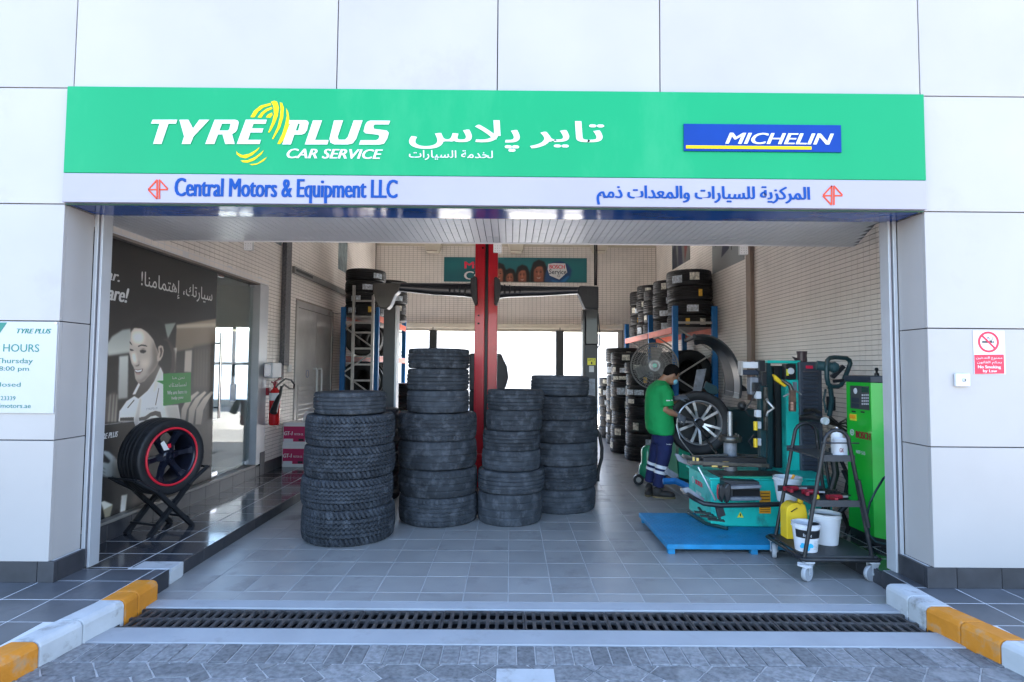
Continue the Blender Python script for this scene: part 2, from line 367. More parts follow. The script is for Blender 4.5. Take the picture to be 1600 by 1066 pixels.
def print_sheet(name, m, o3, r3, u3, parent, th=.004):
    o3, r3, u3 = Vector(o3), Vector(r3), Vector(u3); nrm = r3.cross(u3).normalized()*th; off = BASE.get(parent.name, Vector()) if parent else Vector()
    q = [o3, o3+r3, o3+r3+u3, o3+u3]; q = [x-nrm-off for x in q] + [x-off for x in q]
    me = bpy.data.meshes.new(name); me.from_pydata([tuple(x) for x in q], [], [(4,5,6,7),(3,2,1,0),(0,1,5,4),(1,2,6,5),(2,3,7,6),(3,0,4,7)])
    uv = me.uv_layers.new(); co = {0:(0,0),1:(1,0),2:(1,1),3:(0,1),4:(0,0),5:(1,0),6:(1,1),7:(0,1)}
    for l in me.loops: uv.data[l.index].uv = co[l.vertex_index]
    me.materials.append(m); return addpart(name, me, parent)

# ------------------------------------------------------------------ dimensions (metres, floor of the garage = 0)
FY = 3.755; XL, XR = -3.28, 3.55; YB = 13.7; OX0, OX1 = -2.985, 2.778; ZC = 4.62; JY = 4.03
def tiles(name, o, du, dv, nrm, nu, nv, tw, th, gap, dep, m, parent, skip=None, jit=.0006, kind='stuff'):
    o, du, dv, nrm = (np.array(x, float) for x in (o, du, dv, nrm)); V = []; F = []; r = random.Random(3)
    for i in range(nu):
        for j in range(nv):
            a, b = i*tw, j*th
            if skip and skip(a+tw/2, b+th/2): continue
            d = dep + r.uniform(-jit, jit); n = len(V); a0, a1, b0, b1 = a+gap/2, a+tw-gap/2, b+gap/2, b+th-gap/2; c = gap*.35
            for (x, y) in ((a0,b0),(a1,b0),(a1,b1),(a0,b1)): V.append(o+du*x+dv*y)
            for (x, y) in ((a0+c,b0+c),(a1-c,b0+c),(a1-c,b1-c),(a0+c,b1-c)): V.append(o+du*x+dv*y+nrm*d)
            F += [(n+4,n+5,n+6,n+7),(n,n+1,n+5,n+4),(n+1,n+2,n+6,n+5),(n+2,n+3,n+7,n+6),(n+3,n,n+4,n+7)]
    me = bpy.data.meshes.new(name); off = BASE.get(parent.name, Vector()) if parent else Vector()
    me.from_pydata([tuple(v-np.array(off)) for v in V], [], F); me.materials.append(m); bm_fix(me)
    ob = addpart(name, me, parent)
    if kind: ob['kind'] = kind
    return ob

# ---- ground
gt = bpy.data.meshes.new('ground'); g = MB()
g.box(-400, 400, -300, 2.0, -.5, -.02); g.build('forecourt_ground', mat('forecourt', (.24,.21,.18), .9, var=.15, vs=2, bump=.2), None, kind='structure')
g = MB(); g.box(-400, 400, YB+.16, 400, -.5, -.012); g.build('rear_yard_ground', M_gndout, None, kind='structure')

# garage floor: base sheet of grout, near tiles one by one, the rest joined
gf = struct('garage_floor')
MB().box(-2.40, XR, 3.792, YB+.15, -.3, -.0018).build('floor_bed', M_fgrout, gf)
tile_mesh = {}
def loose_tile(name, x0, x1, y0, y1, z, m, parent, gap=.006, h=.012, bev=.0015):
    key = (round(x1-x0,3), round(y1-y0,3), m.name, h)
    w, d = (x1-x0)/2-gap/2, (y1-y0)/2-gap/2
    if key not in tile_mesh:
        b = MB(); b.box(-w, w, -d, d, -h, 0, bev); b.use(m); me = bpy.data.meshes.new(name)
        me.from_pydata(b.v, [], b.f); me.materials.append(m); bm_fix(me); tile_mesh[key] = me
    o = addpart(name, tile_mesh[key], parent); o.location = ((x0+x1)/2, (y0+y1)/2, z + random.uniform(-.0006, .0006)); return o
cnt = 0
xs = [-2.395] + [i*.3 for i in range(-7, 12)] + [3.545]
ys = [3.795] + [3.94+i*.3 for i in range(0, 34)]
far_mb = []
for j in range(len(ys)-1):
    for i in range(len(xs)-1):
        if cnt < 285: loose_tile('floor_tile', xs[i], xs[i+1], ys[j], ys[j+1], 0, M_ftile, gf); cnt += 1
        else: far_mb.append((xs[i], xs[i+1], ys[j], ys[j+1]))
b = MB()
for x0, x1, y0, y1 in far_mb: b.box(x0+.002, x1-.002, y0+.002, min(y1-.002, YB+.15), -.012, 0)
b.build('distant_floor_tiles', M_ftile, gf, kind='stuff')

# concrete strips and threshold
MB().box(-2.42, 2.62, 3.675, 3.790, -.3, .002, .004).build('threshold_strip', M_conc, None, kind='structure')
MB().box(-2.45, 2.66, 3.215, 3.395, -.3, .003, .004).build('apron_strip', M_conc, None, kind='structure')
dt = struct('drain_channel'); b = MB(); b.box(-2.42, 2.62, 3.396, 3.674, -.32, -.30); b.box(-2.42, 2.62, 3.394, 3.402, -.3, -.03); b.box(-2.42, 2.62, 3.668, 3.676, -.3, -.03)
b.build('channel_trough', M_dark, dt)

# drain grating: ten panels
dg = thing('drain_grating', 'long black cast iron grating over the drain across the workshop entrance', 'drain', (0, 3.53, 0))
def grate_panel(L=.502, W=.262):
    b = MB(); b.use(M_iron); h = .022; e = .018
    for y in (-W/2, -e/2, W/2-e): b.box(-L/2, L/2, y, y+e, -h, 0, .002)
    n = 9; p = L/n; wd = .02
    for side in (0, 1):
        y0, y1 = ((-W/2+e, -e/2), (e/2, W/2-e))[side]
        for k in range(n+1):
            x = -L/2 + k*p; sh = .0
            b.prism([(x-wd/2+.0, y0-.002, 0),(x+wd/2, y0-.002, 0),(x+wd/2, y1+.002, 0),(x-wd/2, y1+.002, 0)], (0,0,-h+.002)) if 0 < k < n else b.box(x if k == 0 else x-wd/2, x+wd/2 if k == 0 else x, y0, y1, -h, -.0003)
            if k < n:      # rounded slot ends
                for yy, sg in ((y0, 1), (y1, -1)):
                    xa, xb = x+wd/2, x+p-wd/2
                    b.prism([(xa, yy, -.0006), (xa, yy+sg*.012, -.0006), (xa+.008, yy, -.0006)], (0,0,-h+.003)); b.prism([(xb, yy, -.0006), (xb, yy+sg*.012, -.0006), (xb-.008, yy, -.0006)], (0,0,-h+.003))
    return b
gm = grate_panel().build('grate_panel', None, None); gmesh = gm.data; bpy.data.objects.remove(gm)
for k in range(10):
    o = addpart('grate_panel', gmesh, dg); o.location = (-2.17+k*.505 - 0, 0, -.002+random.uniform(-.002,.001)); o.rotation_euler = (0, random.uniform(-.003,.003), random.uniform(-.002,.002))

# paving stones in front: soldier course and elongated hexagons with small squares between
pv = struct('block_paving'); MB().box(-4.5, 4.5, 1.9, 3.213, -.3, -.006).build('paving_bed', M_sand, pv)
for k in range(52):
    x = -2.46+k*.1003; loose_tile('paving_brick', x, x+.1003, 3.012, 3.211, random.uniform(-.001,.002), M_paver, pv, gap=.007, h=.03, bev=.004)
HW, HH, HT = .28, .134, .165
def hexa(name, pts):
    n = len(pts); cx, cy = sum(p[0] for p in pts)/n, sum(p[1] for p in pts)/n; b = MB()
    ins = [((x-cx)*.90+cx if False else x-math.copysign(.005, x) if abs(x) > .005 else x, y-math.copysign(.004, y) if abs(y) > .004 else y) for x, y in pts]
    top = [(x*.97, y*.97, 0) for x, y in ins]; low = [(x, y, -.005) for x, y in ins]; bot = [(x, y, -.03) for x, y in ins]
    b.add(top+low+bot, [tuple(range(n))] + [(i, (i+1)%n, (i+1)%n+n, i+n) for i in range(n)] + [(i+n, (i+1)%n+n, (i+1)%n+2*n, i+2*n) for i in range(n)])
    me = bpy.data.meshes.new(name); me.from_pydata(b.v, [], b.f); me.materials.append(M_paver); bm_fix(me); return me
hm = hexa('paving_hexagon', [(-HW/2,0),(-HT/2,HH/2),(HT/2,HH/2),(HW/2,0),(HT/2,-HH/2),(-HT/2,-HH/2)])
dm = hexa('paving_square', [(-(HW-HT)/2,0),(0,HH/2),((HW-HT)/2,0),(0,-HH/2)])
for r_ in range(5):
    y = 3.010-HH/2-r_*HH
    for k in range(-10, 11):
        x = .02+k*HW
        if abs(x) < 2.75+r_*.1:
            o = addpart('paving_hexagon', hm, pv); o.location = (x, y, random.uniform(-.002,.001))
            o = addpart('paving_square', dm, pv); o.location = (x+HW/2, y-HH/2, random.uniform(-.002,.001))
    if r_ == 0:
        for k in range(-9, 10):
            b = MB(); x = .02+HW/2+k*HW; q = (HW-HT)/2-.006
            b.prism([(x-q, 3.007, 0), (x+q, 3.007, 0), (x, 3.012-HH/2, 0)], (0,0,-.02)); b.build('paving_wedge', M_paver, pv)
MB().box(-.055, .235, 2.80, 2.962, -.004, .0035).build('painted_patch', M_kwhite, pv)

# raised pavements left and right with tiles, kerbs in front
def kerb_run(xin, slope, sgn, stones, label):
    for (y0, y1, m, lab) in stones:
        k = struct('kerb_stone'); f = lambda y: xin + sgn*max(0, (3.47-y))*slope
        w = .155; b = MB(); b.use(m); zt = .128
        xa, xb = f(y0), f(y1); g_ = .003
        prof = [(0,-.12),(0,zt-.03),(.010,zt-.010),(.03,zt),(w-.02,zt),(w,zt-.008),(w,-.12)]
        A = [(xb+sgn*px, y1-g_, pz) for px, pz in prof]; B = [(xa+sgn*px, y0+g_, pz) for px, pz in prof]; n = len(prof)
        b.add(A+B, [tuple(range(n)), tuple(range(n,2*n))] + [(i,i+1,i+1+n,i+n) for i in range(n-1)])
        o = b.build('kerb_block', None, k); bv = o.modifiers.new('bevel','BEVEL'); bv.width = .006; bv.segments = 2; bv.limit_method = 'ANGLE'
for nm, args in (('l', (-2.295, .155, -1, [(3.60,3.80,M_kyell,''),(3.475,3.60,M_kyell,''),(3.20,3.475,M_kwhite,''),(2.955,3.20,M_kwhite,''),(2.66,2.955,M_kyell,''),(2.36,2.66,M_kyell,''),(2.0,2.36,M_kwhite,'')], '')),
                 ('r', (2.50, .19, 1, [(3.61,3.82,M_kwhite,''),(3.46,3.61,M_kwhite,''),(3.25,3.46,M_kyell,''),(3.035,3.25,M_kyell,''),(2.75,3.035,M_kwhite,''),(2.45,2.75,M_kwhite,''),(2.1,2.45,M_kyell,'')], ''))):
    kerb_run(*args)
for side in (-1, 1):
    pt = struct('raised_pavement')
    if side < 0:
        b = MB(); b.box(-6, -2.36, 3.79, 4.012, -.2, .1190); b.box(-6, -2.45, 3.3, 3.79, -.2, .1190); b.prism([(-6,1.9,.1190),(-2.70,1.9,.1190),(-2.44,3.3,.1190),(-6,3.3,.1190)], (0,0,-.3)); b.build('pavement_bed', M_dgrout, pt)
        X = [-6+.0+.3*i-.05+.0 for i in range(0, 12)]; X = [-3.05-.3*i for i in range(8, 0, -1)] + [-3.05, -2.75, -2.452]
        Ys = [1.99,2.29,2.59,2.89,3.19,3.49,3.79]
        for i in range(len(X)-1):
            for j in range(len(Ys)-1):
                if X[i+1] > -2.6 and Ys[j] < 3.19: loose_tile('paving_tile', X[i], X[i+1]-.06-.06*(4-min(4,j))*.6, Ys[j], Ys[j+1], .12, M_dpave, pt)
                else: loose_tile('paving_tile', X[i], X[i+1], Ys[j], Ys[j+1], .12, M_dpave, pt)
        for x0, x1 in ((-2.98,-2.75),(-2.75,-2.452),(-2.452,-2.362)): loose_tile('paving_tile', x0, x1, 3.79, 4.01, .12, M_dpave, pt)
        MB().box(-2.361, -2.352, 3.80, 4.01, 0, .119).build('step_riser', M_dskirt, pt)
    else:
        b = MB(); b.box(2.66, 6, 3.3, 4.085, -.2, .1190); b.prism([(6,1.9,.1190),(2.97,1.9,.1190),(2.66,3.3,.1190),(6,3.3,.1190)], (0,0,-.3)); b.build('pavement_bed', M_dgrout, pt)
        X = [2.662, 2.915] + [2.915+.3*i for i in range(1, 9)]; Ys = [2.02,2.32,2.62,2.92,3.22,3.52,3.77]
        for i in range(len(X)-1):
            for j in range(len(Ys)-1):
                xa = X[i] + (.30 if i == 0 and j < 2 else .15 if i == 0 and j < 3 else .06 if i == 0 and j < 4 else 0)
                if xa < X[i+1]-.02: loose_tile('paving_tile', xa, X[i+1], Ys[j], Ys[j+1], .12, M_dpave, pt)
        loose_tile('paving_tile', 2.662, 2.775, 3.77, 4.08, .12, M_dpave, pt)
        MB().box(2.650, 2.659, 3.83, 4.08, 0, .119).build('step_riser', M_dskirt, pt)

# inner platforms
pl = struct('inner_platform_left'); MB().box(XL, -2.41, 4.014, YB, -.2, .0992).build('platform_bed', M_dgrout, pl)
X = [-3.28,-2.98,-2.68,-2.385]; 
for j in range(22):
    y0 = 4.10+j*.3
    for i in range(3):
        loose_tile('platform_tile', X[i], X[i+1], y0, y0+.3, .10, M_dtile, pl, gap=.008)
for i in range(3):
    if i < 2: loose_tile('platform_tile', X[i], X[i+1], 4.014, 4.098, .10, M_dtile, pl)
for j in range(22):
    y0 = 4.23+j*.3; b = MB(); b.box(-2.409, -2.388, y0+.002, y0+.297, .0, .0985, .002); b.build('riser_tile', M_dskirt, pl)
b = MB(); b.box(-2.66, -2.37, 4.070, 4.222, .0, .104, .006); b.box(-2.43, -2.365, 4.05, 4.20, 0, .09, .004); b.build('mortar_patch', M_kwhite, pl)
pr = struct('inner_platform_right'); MB().box(2.69, XR, 4.1, 5.7, -.2, .0992).build('platform_bed', M_dgrout, pr)
for j in range(5):
    for i in range(3): loose_tile('platform_tile', 2.67+.3*i, min(2.97+.3*i, XR), 4.09+.3*j, 4.39+.3*j, .10, M_dtile, pr)
for j in range(5): b = MB(); b.box(2.655, 2.668, 4.092+.3*j, 4.388+.3*j, 0, .0985, .002); b.build('riser_tile', M_dskirt, pr)

# ---- facade with cladding panels
fa = thing('facade_wall', 'white panel clad front wall of the workshop, around the wide entrance', 'wall', (0, FY, 0))
b = MB(); b.box(-5.6, OX0-.02, FY+.03, FY+.27, .0, 5.0); b.box(OX1+.02, 5.6, FY+.03, FY+.27, .0, 5.0); b.box(OX0-.02, OX1+.02, FY+.03, FY+.27, 2.63, 5.0)
b.build('backing_wall', M_joint, fa)
def panel(x0, x1, z0, z1, g=.007):
    b = MB(); b.box(x0+g/2, x1-g/2, FY, FY+.028, z0+g/2, z1-g/2, .0015); return b.build('cladding_panel', M_panel, fa)
ZR = [.25, 1.035, 1.820, 2.607, 3.402]
for i in range(4):
    for x0, x1 in ((-4.2, OX0), (-5.6, -4.2)): panel(x0, x1, ZR[i], ZR[i+1])
    for x0, x1 in ((OX1, 4.2), (4.2, 5.6)): panel(x0, x1, ZR[i], ZR[i+1])
for z0, z1 in ((3.402, 4.19), (4.19, 5.0)):
    for x0, x1 in ((-5.6,-4.2), (-4.2,-2.965), (-2.965,-1.19), (-1.19,-.101), (-.101,1.005), (1.005,2.775), (2.775,4.2), (4.2,5.6)): panel(x0, x1, z0, z1)
for i in range(4):       # reveals
    zt = ZR[i+1]-.0035
    b = MB(); b.box(OX0-.03, OX0-.0035, FY+.0285, JY-.003, ZR[i]+.0035, zt); b.build('reveal_panel', M_panel, fa)
    b = MB(); b.box(OX1+.0035, OX1+.03, FY+.0285, JY-.003, ZR[i]+.0035, zt); b.build('reveal_panel', M_panel, fa)
sk = [(-5.6,-5.0),(-5.0,-4.4),(-4.4,-3.8),(-3.8,-3.36),(-3.36,-3.057),(-3.057,OX0+.038)]
for x0, x1 in sk: MB().box(x0+.002, x1-.002, FY-.002, FY+.027, .12, .2515, .001).build('skirting_tile', M_dskirt, fa)
for x0, x1 in [(OX1-.045,2.928),(2.928,3.222),(3.222,3.52),(3.52,3.82),(3.82,4.4),(4.4,5.0),(5.0,5.6)]: MB().box(x0+.002, x1-.002, FY-.002, FY+.027, .12, .2515, .001).build('skirting_tile', M_dskirt, fa)
MB().box(OX0+.014, OX0+.036, FY+.029, JY-.004, .12, .2515).build('skirting_tile', M_dskirt, fa); MB().box(OX1-.043, OX1-.02, FY+.029, JY+.0, .12, .2515).build('skirting_tile', M_dskirt, fa)
b = MB(); b.box(OX0-.02, OX0+.014, FY+.03, JY-.004, .12, .25); b.box(OX1-.02, OX1+.003, FY+.03, JY, .12, .25); b.build('skirting_bed', M_dgrout, fa)
# blue underside of the lintel
b = MB(); b.box(OX0+.002, OX1-.002, FY+.002, JY+.02, 2.611, 2.628); b.build('lintel_underside', M_soffblue, fa)
b = MB(); b.box(OX0+.002, OX1-.002, FY-.001, FY+.012, 2.603, 2.6105); b.build('lintel_trim', mat('trim_darkgreen', (.02,.08,.05), .5), fa)

# building shell
sh = struct('building_shell')
b = MB(); b.box(-5.6, 5.6, FY+.28, YB+.3, 4.66, 4.95); b.box(-5.6, XL-1.9, FY+.28, 8.35, 0, 4.65); b.box(XR+.2, 5.6, FY+.28, YB+.3, 0, 4.65)
b.box(XL-1.89, XL-.25, FY+.28, 8.29, 2.75, 4.65); b.box(XL-1.89, XL-1.3, 8.2, 8.35, 0, 2.74); b.box(XL-1.29, XL-.16, 8.2, 8.35, 0, 1.05); b.box(XL-1.29, XL-.16, 8.2, 8.35, 2.1, 2.74); b.build('outer_walls', mat('shell_render', (.6,.6,.6), .9), sh)
MB().box(XL-.2, XR+.2, 5.16, YB+.2, ZC, 4.655).build('ceiling', M_ceil, None, kind='structure')

# tiled bulkhead behind the lintel
so = thing('tiled_bulkhead', 'low tiled bulkhead spanning the entrance just behind the blue lintel', 'bulkhead', (0, JY, 2.68))
b = MB(); b.prism([(XL,JY+.02,2.686),(2.87,JY+.02,2.686),(2.87,4.40,2.686),(3.175,5.15,2.686),(XL,5.15,2.686)], (0,0,1.90)); b.build('bulkhead_core', M_sgrout, so)
tiles('bulkhead_tiles', (XL, JY+.06, 2.686), (1,0,0), (0,1,0), (0,0,-1), 111, 8, .0578, .135, .004, .006, M_stile, so, skip=lambda a, c: XL+a > 2.84+max(0, (JY+.06+c-4.40))*.41)
b = MB(); b.box(XL, 3.17, 5.150, 5.158, 2.672, 2.73); b.build('edge_strip', M_stile, so)

# side walls with small tiles
def wall_l_skip(a, c):
    y, z = 4.03+a, c+.25
    if y < 7.66 and z < 2.62: return True
    if 8.62 < y < 10.46 and z < 2.56: return True
    return z < .0
wl = thing('left_inner_wall', 'beige tiled inner wall above and beyond the glass front on the left', 'wall', (XL, JY, 0))
b = MB(); b.box(XL-.15, XL-.006, JY+.01, 7.66, 2.60, ZC); b.box(XL-.15, XL-.006, 7.662, YB, 0, ZC); b.build('wall_core', M_grout, wl)
tiles('wall_tiles', (XL-.006, 4.03, .25), (0,1,0), (0,0,1), (1,0,0), 96, 88, .1, .0496, .005, .006, M_wtile, wl, skip=wall_l_skip)
for k in range(9):
    y0 = 7.665+k*.3
    if y0+.3 < 8.62: MB().box(XL-.004, XL+.008, y0+.002, min(y0+.298, 8.60), .10, .248, .001).build('skirting_tile', M_dskirt, wl)
wr = thing('right_inner_wall', 'beige tiled inner wall behind the green cabinet on the right', 'wall', (XR, JY, 0))
b = MB(); b.box(XR+.006, XR+.16, JY+.01, YB, 0, ZC); b.box(OX1+.04, XR+.006, JY+.01, JY+.1, 0, ZC); b.build('wall_core', M_grout, wr)
tiles('wall_tiles', (XR+.006, 4.13, .0), (0,1,0), (0,0,1), (-1,0,0), 95, 93, .1008, .0496, .005, .006, M_wtile, wr)
wb = thing('rear_wall', 'beige tiled rear wall above the bright back doorway', 'wall', (0, YB, 0))
BX0, BX1, BZ = -2.95, 2.70, 2.50
b = MB(); b.box(XL-.15, BX0, YB+.006, YB+.15, 0, ZC+.03); b.box(BX1, XR+.15, YB+.006, YB+.15, 0, ZC+.03); b.box(BX0, BX1, YB+.006, YB+.15, BZ, ZC+.03); b.build('wall_core', M_grout, wb)
tiles('wall_tiles', (XL, YB+.006, .0), (1,0,0), (0,0,1), (0,-1,0), 68, 93, .1003, .0496, .005, .006, M_wtile, wb, skip=lambda a, c: BX0 < XL+a < BX1 and c < BZ)
b = MB(); b.box(BX0-.02, BX1+.02, YB-.10, YB+.004, 2.49, 2.60, .005); b.build('shutter_housing', M_cream, wb)
b = MB(); b.box(BX0, BX1, YB-.06, YB+.0, 2.42, 2.488); b.box(BX1-.10, BX1, YB-.06, YB, 0, 2.42); b.box(BX0, BX0+.10, YB-.06, YB, 0, 2.42); b.build('door_frame', mat('frame_beige', (.42,.39,.34), .5), wb)
b = MB(); b.box(XL, XR, YB-.012, YB+.002, 4.50, ZC); b.build('cornice_strip', M_cream, wb)
# yard wall beyond
yw = thing('yard_wall', 'pale boundary wall seen through the back doorway', 'wall', (0, 22, 0))
b = MB(); b.box(-14, 14, 22, 22.2, 0, 2.9); b.build('wall_face', M_wallout, yw)
for x in (-9, -5.4, -1.8, 1.8, 5.4, 9): MB().box(x-.18, x+.18, 21.9, 21.998, 0, 3.0).build('pier', M_wallout, yw)

# ------------------------------------------------------------------ main sign
sg = thing('shop_sign', 'wide green and lilac sign board with white and yellow lettering above the entrance', 'sign', (0, FY, 2.61))
b = MB(); b.box(OX0+.003, OX1-.003, FY-.035, FY+.027, 2.809, 3.398, .003); b.build('green_panel', M_green, sg)
b = MB(); b.box(OX0+.003, OX1-.003, FY-.035, FY+.027, 2.612, 2.8065, .002); b.build('lilac_panel', M_strip, sg)
SY = FY-.0365
def px_shape(name, polys, Y, m, parent, th=.003, ox=0, oy=0, sc=1):
    b = MB()
    for p in polys: b.prism([at(ox+x/sc, oy+y/sc, Y) for x, y in p], (0, th, 0))
    return b.build(name, m, parent)
let_front('CAR SERVICE', 448, 232.5, 598, 247.5, SY, M_white, sg, shear=.28, strike=3)
let_front(arabic('تاير'), 828, 189, 944, 232, SY, M_white, sg, strike=4, sw=.004)
let_front(arabic('پلاس'), 639, 187, 812, 236, SY, M_white, sg, strike=4, sw=.004)
let_front(arabic('لخدمة السيارات'), 639, 234.5, 770, 250, SY, M_white, sg, offset=.006)
Z = [[(668,168),(690,130),(730,98),(790,82),(796,95),(750,108),(715,135),(692,170)],[(712,170),(735,140),(765,118),(800,105),(802,118),(770,132),(748,150),(735,172)],[(762,170),(775,152),(800,140),(803,155),(790,172)],
 [(792,75),(815,68),(832,75),(842,110),(835,160),(815,210),(785,262),(776,262),(800,200),(812,150),(808,100)],[(848,78),(862,82),(872,110),(868,170),(850,230),(808,302),(800,302),(832,230),(848,170),(852,120)],
 [(886,112),(900,140),(906,190),(900,250),(880,295),(850,332),(832,332),(862,270),(880,210),(890,160)],[(582,375),(592,388),(620,400),(660,392),(700,370),(725,350),(715,368),(680,400),(640,420),(605,412),(585,395)],
 [(608,432),(650,432),(700,410),(750,370),(735,395),(690,432),(650,446),(622,444)],[(662,456),(710,450),(770,410),(750,435),(710,457),(680,462)]]
px_shape('yellow_tyre_emblem', Z, SY-.001, M_yellow, sg, .002, 220, 140, 3.902)
LT = {'T': [[(72,184),(222,184),(214,208),(168,208),(125,332),(75,332),(114,208),(62,208)]], 'Y': [[(235,184),(290,184),(318,237),(357,184),(417,184),(320,287),(302,332),(249,332),(264,287)]],
 'R': [[(450,184),(503,184),(448,332),(393,332)],[(503,184),(575,184),(590,189),(597,199),(595,208),(494,208)],[(548,208),(595,208),(588,242),(578,258),(532,250),(540,240)],[(479,250),(532,250),(578,258),(556,272),(470,274)],[(498,274),(556,272),(572,332),(515,332)]],
 'E': [[(640,184),(768,184),(760,209),(686,209),(677,237),(747,237),(739,262),(668,262),(653,307),(732,307),(724,332),(585,332)]],
 'P': [[(905,187),(1005,187),(1018,192),(1023,203),(1022,208),(903,208)],[(910,208),(958,208),(915,335),(862,335)],[(970,208),(1022,208),(1012,250),(998,268),(960,250)],[(943,250),(960,250),(998,268),(980,275),(935,275)]],
 'L': [[(1050,188),(1105,188),(1062,308),(1145,308),(1137,335),(1000,335)]], 'U': [[(1178,188),(1233,188),(1200,288),(1205,306),(1245,306),(1262,290),(1298,188),(1352,188),(1313,300),(1292,328),(1262,335),(1180,335),(1156,324),(1150,300)]],
 'S': [[(1400,189),(1520,190),(1512,213),(1425,213),(1418,222),(1422,240),(1500,250),(1512,264),(1502,300),(1482,330),(1455,336),(1330,336),(1340,309),(1435,309),(1450,300),(1455,285),(1448,276),(1370,267),(1358,255),(1368,215),(1380,197)]]}
for k_ in 'TYREPLUS': px_shape('letter', LT[k_], SY-.0045, M_white, sg, .003, 220, 140, 3.902)
let_front('Central Motors & Equipment LLC', 272, 278, 621, 316, SY, M_bluelet, sg, strike=3, sw=.0045)
let_front(arabic('المركزية للسيارات والمعدات ذمم'), 932, 289, 1266, 320, SY, M_bluelet, sg, strike=3, sw=.004)
def emblem(cx, cy, s, Y, parent):
    b = MB(); P = lambda x, y: at(cx+x*s, cy+y*s, Y)
    for p, q in (((-.08,-1),(-1,0)), ((-1,.06),(-.12,1)), ((-1,.03),(-.12,.03)), ((-.10,-1),(-.10,1)), ((.14,-1),(.14,1)), ((.12,-1),(1,-.05)), ((.14,.03),(1.02,.03))):
        b.bar(P(*p), P(*q), .0095, .004, up=(0,1,0))
    return b.build('emblem', M_orange, parent)
emblem(247, 296, 15, SY, sg); emblem(1301, 305.5, 15, SY, sg)
bd = thing('tyre_brand_badge', 'small blue badge with white italic lettering and yellow line on the green sign', 'badge', (1.6, FY, 3.1))
a0, a1 = at(1068, 236, SY), at(1313, 196.5, SY); BYY = SY-.012
b = MB(); b.box(a0.x, a1.x, SY-.009, SY-.0015, a0.z-.003, a1.z, .001); b.build('badge_panel', M_mblue, bd)
let_front('MICHELIN', 1133, 207.5, 1303, 225, SY-.0095, M_white, bd, shear=.30, strike=3, sw=.004)
b = MB(); q0, q1 = at(1072, 232, BYY), at(1268, 229, BYY); b.box(q0.x, q1.x, SY-.0125, SY-.0093, q0.z, q1.z); b.build('yellow_line', M_yellow, bd)

# opening hours board, no smoking sign, lock plate
oh = thing('opening_hours_board', 'white opening hours board with green text on the left pillar', 'sign', (-3.2, FY, 1.4))
q0, q1 = at(-120, 642, FY-.01), at(90, 503, FY-.01)
b = MB(); b.box(-3.85, q1.x, FY-.010, FY-.001, q0.z-.012, q1.z, .002); b.build('board', mat('board_white', (.46,.46,.46), .5, var=.02), oh); OY = FY-.0105
px_shape('corner_flash', [[(-60,504),(11,504),(0,520),(-60,600)]], OY-.001, M_sginfo, oh, .001)
let_front('TYRE PLUS', 26, 513.5, 80, 521, OY, M_sginfo, oh, shear=.3, strike=3, depth=.001)
let_front('OPENING HOURS', -77, 537, 61, 549, OY, M_sginfo, oh, depth=.001)
let_front('Saturday - Thursday', -74, 559, 51, 569.5, OY, M_sginfo, oh, depth=.001)
let_front('8:00 am - 8:00 pm', -62, 572, 45, 581, OY, M_sginfo, oh, depth=.001)
let_front('Friday Closed', -55, 597, 32, 606, OY, M_sginfo, oh, depth=.001)
let_front('23339', 1, 619, 24, 625.5, OY, M_sginfo, oh, depth=.001)
let_front('www.centralmotors.ae', -60, 630, 48, 637, OY, M_sginfo, oh, depth=.001)
for u, v in ((88,505),):
    b = MB(); c = at(u, v, OY); b.cyl(c, c+Vector((0,-.005,0)), .008, n=12); b.build('fixing_screw', M_alu, oh)
ns = thing('no_smoking_sign', 'no smoking sticker, red ring over a cigarette, on the right pillar', 'sign', (3.1, FY, 1.6)); NY = FY-.0015
q0, q1 = at(1522, 584.5, NY), at(1569, 517, NY)
b = MB(); b.box(q0.x, q1.x, FY-.0035, FY-.0008, q0.z, q1.z); b.build('sticker_sheet', M_white, ns); NY = FY-.0045
px_shape('red_field', [[(1522.5,554.5),(1568.5,554),(1569.5,584),(1523.5,584.5)]], NY-.0005, M_nored, ns, .001)
c = at(1544.5, 534.5, NY); b = MB(); b.ring(c+Vector((0,0,0)), (0,-1,0), .056, .070, .001, 40); b.bar(c+Vector((-.043,-.0008,.043)), c+Vector((.043,-.0008,-.043)), .012, .001, up=(0,1,0)); b.build('red_ring', M_nored, ns)
b = MB(); b.box(c.x-.042, c.x+.026, NY-.0002, NY+.0006, c.z-.006, c.z+.006); b.box(c.x+.030, c.x+.036, NY-.0002, NY+.0006, c.z-.006, c.z+.006)
for k in range(9): a = c+Vector((-.01+.005*k, 0, .018+.012*math.sin(k*.9))); b.cyl(a, a+Vector((0,-.0006,0)), .0035, n=6)
b.build('cigarette', M_black, ns)
let_front(arabic('ممنوع التدخين'), 1525, 557, 1566, 562.5, NY-.0008, M_white, ns, depth=.0008); let_front(arabic('بحكم القانون'), 1527, 564, 1565, 569.5, NY-.0008, M_white, ns, depth=.0008)
let_front('No Smoking', 1528, 571, 1564, 577, NY-.0008, M_white, ns, strike=3, depth=.0008); let_front('by Law', 1536, 577.5, 1558, 583, NY-.0008, M_white, ns, strike=3, depth=.0008)
lk = thing('lock_plate', 'small square white lock plate on the right pillar', 'lock', (2.99, FY, 1.5))
q0, q1 = at(1494, 604, FY-.02), at(1516, 584, FY-.02)
b = MB(); b.box(q0.x, q1.x, FY-.022, FY-.001, q0.z, q1.z, .004); b.build('plate', M_whiteP, lk); c = at(1507, 594, FY-.023)
